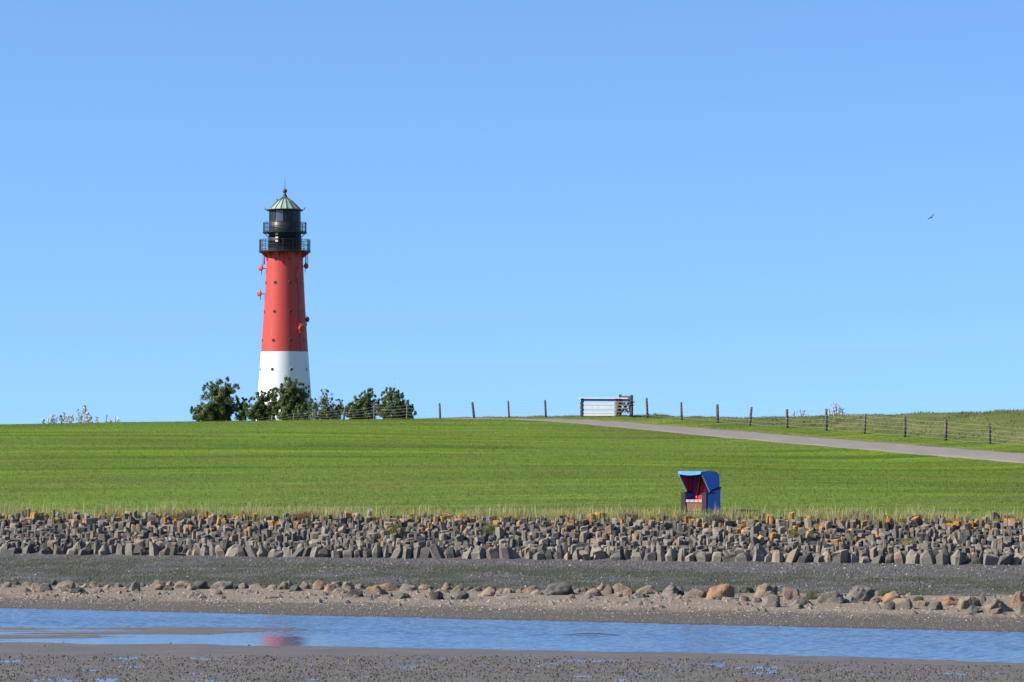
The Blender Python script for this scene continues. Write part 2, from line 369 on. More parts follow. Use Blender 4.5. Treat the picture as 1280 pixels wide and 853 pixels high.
def px_depth(y): return CAM_Z * F_PX / (y - HOR)           # depth of a pixel row on the water plane

def shore_h(X, Y):
    """beach and apron and stone bed between water's edge and the turf"""
    X = np.asarray(X, float); Y = np.asarray(Y, float)
    ys, zs = zip(*[shore(i, X) for i in range(5)])
    z = zs[0] - (ys[0] - Y) * 0.12
    for i in range(4):
        k = (Y - ys[i]) / (ys[i + 1] - ys[i]); z = np.where(k >= 0, zs[i] + (zs[i + 1] - zs[i]) * np.clip(k, 0, 1), z)
    return z
# photo rows (at x = 0, 320, 640, 960, 1280) of the mud and water outlines
XS = np.array([-400, 0, 160, 320, 420, 640, 960, 1280, 1700.])
ROW = lambda *v: np.array(v, float)
BAND_TOP = ROW(799, 803, 805, 807, 808.5, 812, 818, 829, 842); BAND_LOW = ROW(818, 820, 820.5, 821, 821, 821, 826, 835, 847)
TNG_TOP = ROW(783, 784.5, 785, 785.8, 787, 800, 800, 800, 800); TNG_LOW = ROW(801, 800.5, 795.5, 790, 787.2, 799, 799, 799, 799)
def mud_h(X, Y):
    X = np.asarray(X, float); Y = np.asarray(Y, float); Yc = np.maximum(Y, 20.0)
    px = CX + F_PX * X / Yc; row = HOR + CAM_Z * F_PX / Yc
    wob = (fbm(X * 0.5, Y * 0.5, 3) - 0.5) * 2
    far = shore(0, X)[0]
    bt = np.interp(px, XS, BAND_TOP) + wob * 1.6; bl = np.interp(px, XS, BAND_LOW) + wob * 1.6
    tt = np.interp(px, XS, TNG_TOP) + wob * 1.2; tl = np.interp(px, XS, TNG_LOW) + wob * 1.2
    near = 0.012 + (fbm(X * 1.3, Y * 1.1, 21) - 0.44) * 0.085 + (fbm(X * 5, Y * 5, 9) - 0.5) * 0.035
    chan = -np.clip((far - Y) * 0.12, 0.0, 0.30)
    z = np.where(row > bl, near, 0.016 + (fbm(X * 1.5, Y * 1.5, 5) - 0.5) * 0.006)
    depth_below_band = np.clip((bt - row) / 6.0, 0, 1)
    film = -0.004 - 0.02 * depth_below_band
    film = np.where(px > 420, -0.02 - 0.28 * depth_below_band, film)
    z = np.where(row < bt, film, z)
    tong = (row > tt) & (row < tl) & (row < bt)
    tz = 0.007 + (fbm(X * 0.35 + 9, Y * 2.2, 31) - 0.50) * 0.07
    z = np.where(tong, tz, z)
    z = np.where((row < tt) & (row < bt), np.minimum(chan, -0.03), z)
    return np.where(Y > far - 0.2, np.minimum(z, shore_h(X, Y) - 0.03), z)
def H(X, Y):
    X = np.asarray(X, float); Y = np.asarray(Y, float)
    return np.where(Y < shore(0, X)[0], np.maximum(mud_h(X, Y), -0.3), np.where(Y < shore(4, X)[0], shore_h(X, Y), dyke(X, Y)))
def hit(x, y, y0=60.0, y1=420.0, step=0.1):
    """where the view ray of a photo pixel meets the ground"""
    a, b = ray(x, y); Ys = np.arange(y0, y1, step); zr = CAM_Z + b * Ys; d = zr - H(a * Ys, Ys)
    i = int(np.argmax(d < 0)) if (d < 0).any() else len(Ys) - 1
    return Vector((a * Ys[i], Ys[i], float(H(a * Ys[i:i + 1], Ys[i:i + 1])[0])))
def spread(*segs): return np.unique(np.concatenate([np.arange(a, b + 1e-6, s) for a, b, s in segs]))

# ------------------------------------------------------------------ the setting
xs = spread((-120, -24, 4), (-24, 24, 0.16), (24, 120, 4)); ys = spread((-60, 50, 10), (50, 64, 1), (64, 88, 0.11), (88, 112, 0.8), (112, 130, 3))
XX, YY = np.meshgrid(xs, ys, indexing='ij'); ZZ = mud_h(XX, YY); ZZ = np.where(YY < 60, 0.02, ZZ)
tag(link('mudflat', grid_mesh('mudflat', XX, YY, ZZ), M['mud']), 'brown grey wet tidal mud in front of the water', None, None, 'structure')

wx = spread((-1200, -120, 120), (-120, -20, 10), (-20, 19, 0.065), (20, 120, 10), (120, 1200, 120)); wy = spread((-900, -60, 120), (-60, 64, 8), (64, 71, 0.5), (71, 98, 0.055), (98.5, 140, 4))
WX, WY = np.meshgrid(wx, wy, indexing='ij'); WZ = np.zeros_like(WX)
wr = np.random.default_rng(77); lam = wr.uniform(0.13, 0.36, 30); ang = R(90) + wr.normal(0, 0.6, 30); ph = wr.random(30) * 6.283
for l_, a_, p_ in zip(lam, ang, ph):
    amp = 0.029 * l_ / 6.283; WZ += amp * np.sin(6.283 / l_ * (WX * math.cos(a_) + WY * math.sin(a_)) + p_)
we = WY + 0.4 * WX; calm = np.clip((we - 78.3) / 4.0, 0, 1); calm = calm * calm * (3 - 2 * calm); calm = np.maximum(calm, 0.75 * np.clip((WX + 5.5) / 3.0, 0, 1))
inside = (np.abs(WX) < 20) & (WY > 70) & (WY < 98.4)
WZ *= np.where(inside, (0.11 + 0.89 * calm) * (0.55 + 0.9 * fbm(WX * 0.12, WY * 0.35, 55)), 0)
me = grid_mesh('water', WX, WY, WZ)
tag(link('water', me, M['water']), 'shallow blue sea water channel below the gravel', None, None, 'structure')

def strip(i0, i1, lo, hi, n, bumpy):
    us = spread((-120, -26, 4), (-26, 26, 0.2), (26, 120, 4)); ks = np.linspace(lo, 1 + hi, n)
    UX = np.repeat(us[:, None], n, 1); Ya, _ = shore(i0, UX); Yb, _ = shore(i1, UX); UY = Ya + (Yb - Ya) * ks[None]
    UZ = shore_h(UX, UY) + (fbm(UX * 1.3, UY * 1.3, 40 + i0) - 0.5) * bumpy
    return UX, UY, UZ
tag(link('beach', grid_mesh('beach', *strip(0, 2, -0.25, 0.05, 50, 0.04)), M['beach']), 'beige shell gravel beach under the boulders', None, None, 'structure')
tag(link('stone_apron', grid_mesh('stone_apron', *strip(2, 3, 0.0, 0.02, 90, 0.09)), M['apron']), 'dark grey algae streaked apron below the stones', None, None, 'structure')

us = spread((-110, -60, 3), (-60, 60, 0.5), (60, 110, 3)); ks = np.concatenate([[0], np.linspace(0.002, 1, 240) ** 1.25])
UX = np.repeat(us[:, None], len(ks), 1); Y0 = shore(4, UX)[0] - 0.15; UY = Y0 + (400 - Y0) * ks[None]; UZ = dyke(UX, UY)
UZ = UZ + (fbm(UX * 0.22, UY * 0.22, 61) - 0.5) * 0.07 * np.clip((UY - Y0) / 4, 0, 1)
ln = UX + 0.4258 * UY; UZ += np.where(ln > 103.5, (fbm(UX * 0.5, UY * 0.5, 71) - 0.4) * 0.45, 0) * np.clip((ln - 103.5) / 2, 0, 1)
tag(link('meadow', grid_mesh('meadow', UX, UY, UZ), M['meadow']), 'mown green grass slope of the dyke', None, None, 'structure')
t = NT('polder_field'); p = t.pos(); M['polder'] = t.bsdf(t.mix(t.mr(t.noise(p, 0.01, 4), 0.35, 0.65), (0.10, 0.15, 0.03), (0.16, 0.16, 0.06)), 0.9, 0.1)
me = grid_mesh('polder', *np.meshgrid(spread((-9000, 9000, 1500)), spread((396, 14396, 1000)), indexing='ij'), np.full((13, 15), 1.47))
tag(link('polder', me, M['polder']), 'flat green land behind the dyke', None, None, 'structure')

ts = spread((100, 330, 0.6)); cs = np.linspace(95.45, 99.55, 13); nrm = math.hypot(1, 0.4258)
RX = cs[None] - 0.4258 * ts[:, None] ; RY = np.repeat(ts[:, None], len(cs), 1) ; k_ = np.arange(len(cs))
wob = (fbm(ts * 0.8, ts * 0, 81) - 0.5) * 1.1; RX[:, 0] += wob; RX[:, -1] += np.roll(wob, 7)
RZ = dyke(RX, RY) + (fbm(RX * 0.22, RY * 0.22, 61) - 0.5) * 0.07 + 0.035
RZ[:, 0] -= 0.10; RZ[:, -1] -= 0.10
tag(link('road', grid_mesh('road', RX, RY, RZ), M['road']), 'pale grey asphalt lane climbing over the dyke', None, None, 'structure')

# ------------------------------------------------------------------ stone revetment
def column_stone(rough=False):
    """irregular basalt column, unit footprint, top near z = 1, foot at z = -0.6"""
    n = random.choice((4, 5, 5, 6, 6)); a0 = random.random() * 6.28
    an = [a0 + 6.2832 * (k + random.uniform(-0.22, 0.22)) / n for k in range(n)]; rd = [random.uniform(0.72, 1.25) for _ in range(n)]
    tx, ty = random.gauss(0, 0.28), random.gauss(0, 0.28)
    if rough: tx, ty = random.uniform(-1.3, 1.3), random.uniform(-0.3, 0.9)
    sq = random.uniform(0.45, 0.85); ox = random.uniform(-0.22, 0.22) if rough else 0
    lx, ly = random.uniform(-0.08, 0.08), random.uniform(-0.08, 0.08)
    mb = MB(); rings = []
    for z, s in ((-0.6, 1.0), (0.45, random.uniform(0.93, 1.05)), (0.93, 0.97 if not rough else sq), (1.0, 0.86 if not rough else sq * 0.7)):
        ring = []
        for k in range(n):
            x, y = math.cos(an[k]) * rd[k] * 0.5 * s, math.sin(an[k]) * rd[k] * 0.5 * s
            j = random.uniform(-0.03, 0.03) * (2 if rough else 1)
            ring.append((x + (lx + ox) * max(z, 0) + j, y + ly * max(z, 0) + j, z + (tx * x + ty * y) * (1 if z > 0.6 else 0)))
        rings.append(ring)
    vs = [p for r in rings for p in r]; m = len(rings)
    fs = [(i * n + k, i * n + (k + 1) % n, (i + 1) * n + (k + 1) % n, (i + 1) * n + k) for i in range(m - 1) for k in range(n)]
    fs.append(tuple((m - 1) * n + k for k in range(n))); mb.add(vs, fs)
    return mb.mesh('stone')
cols = [column_stone() for _ in range(26)]; rgh = [column_stone(True) for _ in range(14)]
for me in cols + rgh: me.materials.append(M['stone'])
rev = empty('stone_revetment', (0, 118, 0.6))
tag(rev, 'sloping wall of grey upright stones with orange lichen below the grass', 'revetment')
bed = NT('revetment_bed'); pz = bed.pos(); M['bed'] = bed.bsdf(bed.mix(bed.mr(bed.noise(pz, 6, 4), 0.3, 0.7), (0.03, 0.028, 0.025), (0.075, 0.07, 0.06)), 0.9, 0.2)
UXs, UYs, UZs = strip(3, 4, 0.0, 0.06, 24, 0.05)
link('bed', grid_mesh('bed', UXs, UYs - 118, UZs - 0.6), M['bed'], rev)
cand = []; a3, b3 = SHORE[3]; sh_rot = math.atan2(b3[1] - a3[1], b3[0] - a3[0])
for row in range(14):
    q = row / 13.3; X = -24.0 + random.random() * 0.4
    while X < 22.5:
        big = random.random()
        if row == 0: w = random.uniform(0.24, 0.56)
        else: w = random.choice((random.uniform(0.13, 0.22), random.uniform(0.18, 0.33))) * (1.3 if big > 0.93 else 1)
        X += w * 0.5
        qq = min(1.02, max(0.0, q + random.uniform(-0.022, 0.022))) if row else 0.015 + random.random() * 0.02
        Xj = X; Ya, Za = shore(3, Xj); Yb, Zb = shore(4, Xj); Y = Ya + (Yb - Ya) * qq
        if row == 0: h = random.uniform(0.20, 0.48)
        elif row == 1: h = random.uniform(0.16, 0.42)
        else: h = random.choice((random.uniform(0.05, 0.14), random.uniform(0.10, 0.25))) + (0.10 if random.random() > 0.90 else 0)
        z = float(shore_h(Xj, Y))
        keep = random.random() > (0.10 if row else 0.06)
        if keep:
            me = random.choice(rgh if (row == 0 and random.random() < 0.75) or (row == 1 and random.random() < 0.4) else cols)
            d = w * random.uniform(0.7, 1.35)
            til = 0.09 if row > 1 else 0.2
            if random.random() > 0.94: til = 0.4
            mat = Matrix.Translation((Xj, Y, z)) @ Matrix.Rotation(sh_rot + random.uniform(-0.35, 0.35), 4, 'Z') @ Matrix.Rotation(random.gauss(0, til), 4, 'X') @ Matrix.Rotation(random.gauss(0, til), 4, 'Y') @ Matrix.Diagonal((w * 1.10, d * 1.15, h, 1))
            seen = w * h * (1.6 if row == 0 else 1.0) * (1 if abs(CX + F_PX * Xj / Y - 640) < 640 else 0)
            cand.append((seen, me, mat))
        X += w * 0.5 * random.uniform(0.92, 1.08)
cand.sort(key=lambda c: -c[0])
base_off = Matrix.Translation((0, -118, -0.6))
for _, me, mt in cand[:298]:
    o = link('stone', me, None, rev); o.matrix_local = base_off @ mt
VV, FF, TT, b = [], [], [], 0
for _, me, mt in cand[298:]:
    co = np.array([(base_off @ mt @ v.co)[:] for v in me.vertices]); tn = random.random()
    bm = bmesh.new(); bm.from_mesh(me); bmesh.ops.triangulate(bm, faces=bm.faces); fs = np.array([[v.index for v in f.verts] for f in bm.faces]); bm.free()
    VV.append(co); FF.append(fs + b); TT.append(np.full(len(co), tn)); b += len(co)
o = link('packed_stones', mesh_np('packed_stones', np.concatenate(VV), np.concatenate(FF), np.concatenate(TT)), M['stone_rest'], rev)
tag(o, None, None, None, 'stuff')

# ------------------------------------------------------------------ loose pebbles, shells, worm casts, grasses (uncountable)
OCT_V = np.array([(1, 0, 0), (0.3, 0.95, 0), (-0.8, 0.6, 0), (-0.8, -0.6, 0), (0.3, -0.95, 0), (0.1, 0, 0.9)]); OCT_F = np.array([(0, 1, 5), (1, 2, 5), (2, 3, 5), (3, 4, 5), (4, 0, 5)])
def lumps(name, P, size, flat, mat, label, tint):
    n = len(P); th = rng.random(n) * 6.283; s = size; j = rng.uniform(0.7, 1.3, (n, 6, 3))
    v = OCT_V[None] * j; v[..., 0] *= s[:, None]; v[..., 1] *= s[:, None] * 0.8; v[..., 2] *= (s * flat)[:, None]
    c, si = np.cos(th)[:, None], np.sin(th)[:, None]; w = np.stack([v[..., 0] * c - v[..., 1] * si, v[..., 0] * si + v[..., 1] * c, v[..., 2]], -1) + P[:, None]
    f = (OCT_F[None] + (np.arange(n) * 6)[:, None, None]).reshape(-1, 3)
    o = link(name, mesh_np(name, w.reshape(-1, 3), f, np.repeat(tint, 6)), mat); tag(o, label, None, None, 'stuff'); return o
def scatter_shore(n, i0, i1, lo, hi, sink):
    X = rng.uniform(-22, 20, n); k = rng.uniform(lo, hi, n); Ya, _ = shore(i0, X); Yb, _ = shore(i1, X); Y = Ya + (Yb - Ya) * k
    return np.stack([X, Y, shore_h(X, Y) + (fbm(X * 1.3, Y * 1.3, 40 + i0) - 0.5) * (0.09 if i0 == 2 else 0.04) - sink], -1)
M['cobble'] = m_pebble('shore_cobbles', [(0.0, (0.06, 0.058, 0.055)), (0.4, (0.15, 0.135, 0.115)), (0.7, (0.22, 0.17, 0.125)), (1.0, (0.28, 0.18, 0.125))])
M['shell'] = m_pebble('shell_pebbles', [(0.0, (0.07, 0.06, 0.05)), (0.35, (0.20, 0.165, 0.125)), (0.7, (0.30, 0.235, 0.155)), (0.93, (0.46, 0.38, 0.27)), (1.0, (0.62, 0.56, 0.46))])
P = np.concatenate([scatter_shore(9000, 0, 1, 0.04, 0.55, 0.012), scatter_shore(15000, 0, 1, 0.5, 1.05, 0.012), scatter_shore(9000, 1, 2, 0.0, 0.75, 0.012)])
tn = np.clip(np.concatenate([rng.normal(0.26, 0.28, 9000), rng.normal(0.46, 0.30, 15000), rng.normal(0.50, 0.28, 9000)]), 0, 1)
lumps('shell_gravel', P, rng.uniform(0.012, 0.042, len(P)), 0.8, M['shell'], 'cream and brown shells and pebbles on the beach', tn)
def algae(t, p):
    b = t.noise(t.mapping(p, (0.45, 0.45, 1), (0, 0, R(18))), 1.0, 5, 0.65); z = t.sep(p)[2]
    return t.math('MULTIPLY', t.math('MULTIPLY', t.mr(z, 0.30, 0.34), t.mr(z, 0.565, 0.50)), t.mr(b, 0.36, 0.54, 0, 1.0))
t = NT('apron_rubble'); p = t.pos(); k = t.attr('tint')
c = t.ramp(k, [(0.0, (0.035, 0.031, 0.028)), (0.5, (0.12, 0.106, 0.094)), (0.85, (0.20, 0.175, 0.152)), (1.0, (0.40, 0.36, 0.32))])
c = t.mix(algae(t, p), c, t.ramp(k, [(0.0, (0.020, 0.022, 0.006)), (0.6, (0.075, 0.076, 0.020)), (0.9, (0.13, 0.12, 0.055)), (1.0, (0.24, 0.22, 0.15))]))
M['rubble'] = t.bsdf(c, 0.65, 0.35)
P = scatter_shore(36000, 2, 3, 0.0, 1.0, 0.02)
lumps('apron_rubble', P, rng.uniform(0.02, 0.080, len(P)) , 0.8, M['rubble'], 'small dark stones covering the apron', np.clip(rng.normal(0.34, 0.27, len(P)), 0, 1))
P = scatter_shore(820, 1, 2, -0.2, 1.1, 0.02)
lumps('shore_cobbles', P, rng.uniform(0.06, 0.17, len(P)), 0.75, M['cobble'], 'small cobbles strewn between the boulders', rng.random(len(P)))
# worm casts on the near mud
n = 52000; Y = rng.uniform(61, 82, n); X = rng.uniform(-0.185, 0.185, n) * Y; z = mud_h(X, Y)
row = HOR + CAM_Z * F_PX / Y; px = CX + F_PX * X / Y; lim = np.interp(px, XS, BAND_LOW)
keep = (row > lim + rng.normal(0, 1.2, n)) & (z > -0.02) & (rng.random(n) < 0.40 + 0.9 * np.clip(fbm(X * 0.4, Y * 0.6, 91) - 0.3, 0, 1)) | ((rng.random(n) < 0.012) & (row > np.interp(px, XS, TNG_TOP)) & (px < 420))
P = np.stack([X, Y, z - 0.008], -1)[keep]
M['cast'] = m_pebble('worm_casts', [(0.0, (0.03, 0.025, 0.02)), (0.6, (0.075, 0.062, 0.05)), (1.0, (0.17, 0.14, 0.105))])
lumps('worm_casts', P, rng.uniform(0.014, 0.045, len(P)), 1.1, M['cast'], 'small dark worm casts dotting the near mud', rng.random(len(P)))

def blades(name, P, hgt, wid, lean, mat, label, tint, bend=False, parent=None, kind='stuff'):
    n = len(P); th = rng.random(n) * 6.283; la = rng.random(n) * 6.283; ll = rng.random(n) * lean * hgt
    d = np.stack([np.cos(th), np.sin(th), np.zeros(n)], -1) * (wid / 2)[:, None]
    tip = P + np.stack([np.cos(la) * ll + 0.12 * hgt * lean, np.sin(la) * ll, hgt], -1)
    if not bend:
        V = np.stack([P - d, P + d, tip], 1).reshape(-1, 3); f = np.arange(3 * n).reshape(-1, 3); k = 3
    else:
        mid = P * 0.45 + tip * 0.55 - (tip - P) * np.array([0.2, 0.2, -0.06])
        V = np.stack([P - d, P + d, mid - d * 0.8, mid + d * 0.8, tip], 1).reshape(-1, 3); q = np.array([(0, 1, 3), (0, 3, 2), (2, 3, 4)])
        f = (q[None] + (np.arange(n) * 5)[:, None, None]).reshape(-1, 3); k = 5
    o = link(name, mesh_np(name, V, f, np.repeat(tint, k)), mat, parent); tag(o, label, None, None, kind); return o
# short turf
n = 330000; Y = rng.uniform(112, 236, n); X = rng.uniform(-0.172, 0.172, n) * Y; l4 = shore(4, X)[0]; ln = X + 0.4258 * Y
keep = (Y > l4 + 0.1) & ((ln < 95.3) | ((ln > 99.75) & (ln < 103))); X, Y = X[keep], Y[keep]
und = lambda X, Y: dyke(X, Y) + (fbm(X * 0.22, Y * 0.22, 61) - 0.5) * 0.07 * np.clip((Y - shore(4, X)[0]) / 4, 0, 1)
P = np.stack([X, Y, und(X, Y) - 0.01], -1); n = len(P)
blades('grass', P, rng.uniform(0.03, 0.085, n), rng.uniform(0.015, 0.035, n), 0.9, M['blade'], 'short mown grass covering the dyke slope', rng.random(n))
# dry tall grass along the top of the stones
M['straw'] = m_leafy('straw_grass', [(0.0, (0.20, 0.23, 0.055)), (0.4, (0.36, 0.34, 0.11)), (0.7, (0.52, 0.45, 0.20)), (1.0, (0.60, 0.50, 0.30))], 0.4)
n = 60000; X = rng.uniform(-25, 23, n); dens = fbm(X * 0.35, X * 0 + 3, 101); off = rng.exponential(1.1, n) - 0.4; keep = (rng.random(n) < 0.06 + 1.6 * np.clip(fbm(X * 0.9, off * 0.5 + 8, 103) - 0.40, 0, 1)) & (off < 6)
X, off, dens = X[keep], off[keep], dens[keep]; Y = shore(4, X)[0] + off; n = len(X)
P = np.stack([X, Y, np.where(off > 0, und(X, Y), shore_h(X, Y)) - 0.02], -1)
hg = rng.uniform(0.15, 0.42, n) * (0.6 + 0.9 * dens); tall = rng.random(n) > 0.86; hg = np.where(tall, rng.uniform(0.32, 0.70, n) * (0.6 + 0.7 * dens), hg) * np.clip(1.15 - off * 0.16, 0.3, 1)
blades('dry_grass', P, hg, rng.uniform(0.010, 0.022, n), 0.35, M['straw'], 'pale dry grass fringe between stones and meadow', np.clip(rng.normal(0.45, 0.22, n) + tall * 0.3, 0, 1), True)
# rough grass on the bank beyond the fence
M['rough'] = m_leafy('rough_grass', [(0.0, (0.055, 0.085, 0.015)), (0.4, (0.115, 0.145, 0.030)), (0.7, (0.22, 0.21, 0.07)), (1.0, (0.42, 0.35, 0.18))], 0.35)
n = 110000; Y = rng.uniform(150, 262, n); s = rng.uniform(0, 1, n) ** 1.15 * 22 - 0.9; X = FENCE(Y) + s; a = X / Y
dn = fbm(X * 0.4, Y * 0.4, 111); keep = (np.abs(a) < 0.18) & (rng.random(n) < 0.35 + 1.6 * np.clip(dn - 0.35, 0, 1)); X, Y, dn, s = X[keep], Y[keep], dn[keep], s[keep]; n = len(X)
ln = X + 0.4258 * Y
z = und(X, Y) + np.where(ln > 103.5, (fbm(X * 0.5, Y * 0.5, 71) - 0.4) * 0.45, 0) * np.clip((ln - 103.5) / 2, 0, 1)
pat = fbm(X * 0.25 + 5, Y * 0.25, 121)
blades('rough_grass', np.stack([X, Y, z - 0.03], -1), rng.uniform(0.05, 0.17, n) * (0.5 + dn) * np.clip(0.45 + s * 0.4, 0.35, 1), rng.uniform(0.015, 0.04, n), 0.6, M['rough'], 'unmown rough grass on the bank behind the fence', np.clip(rng.normal(0.28, 0.2, n) + np.clip(pat - 0.42, 0, 1) * 2.2, 0, 1), True)

# ------------------------------------------------------------------ boulders on the beach
def boulder_mesh(sub, seed, w, h, lean):
    r = np.random.default_rng(seed); bm = bmesh.new(); bmesh.ops.create_icosphere(bm, subdivisions=sub, radius=1.0)
    pl = []
    for k in range(11):
        v = Vector(r.normal(0, 1, 3)); v.normalize(); v.z = abs(v.z) * 0.9; v.normalize(); pl.append((v, r.uniform(0.55, 0.9)))
    o3 = Vector(r.random(3) * 50)
    from mathutils import noise as mn
    for v in bm.verts:
        p = v.co.copy()
        for nn, d in pl:
            e = p.dot(nn) - d
            if e > 0: p -= nn * e * 0.9
        k = 1 + 0.20 * mn.noise(p * 1.6 + o3) + 0.11 * mn.noise(p * 4.3 + o3) + 0.06 * mn.noise(p * 9 + o3)
        v.co = p * k
    xs_ = [v.co.x for v in bm.verts]; zs_ = [v.co.z for v in bm.verts]; kx = w / (max(xs_) - min(xs_)); top = max(zs_)
    for v in bm.verts:
        z = (v.co.z + 0.35 * top) / (1.35 * top) * h
        v.co = Vector((v.co.x * kx + lean * w * max(z, 0) / max(h, 0.01), v.co.y * kx * 0.85, z))
    for f in bm.faces: f.smooth = True
    me = bpy.data.meshes.new('boulder'); bm.to_mesh(me); bm.free()
    return me
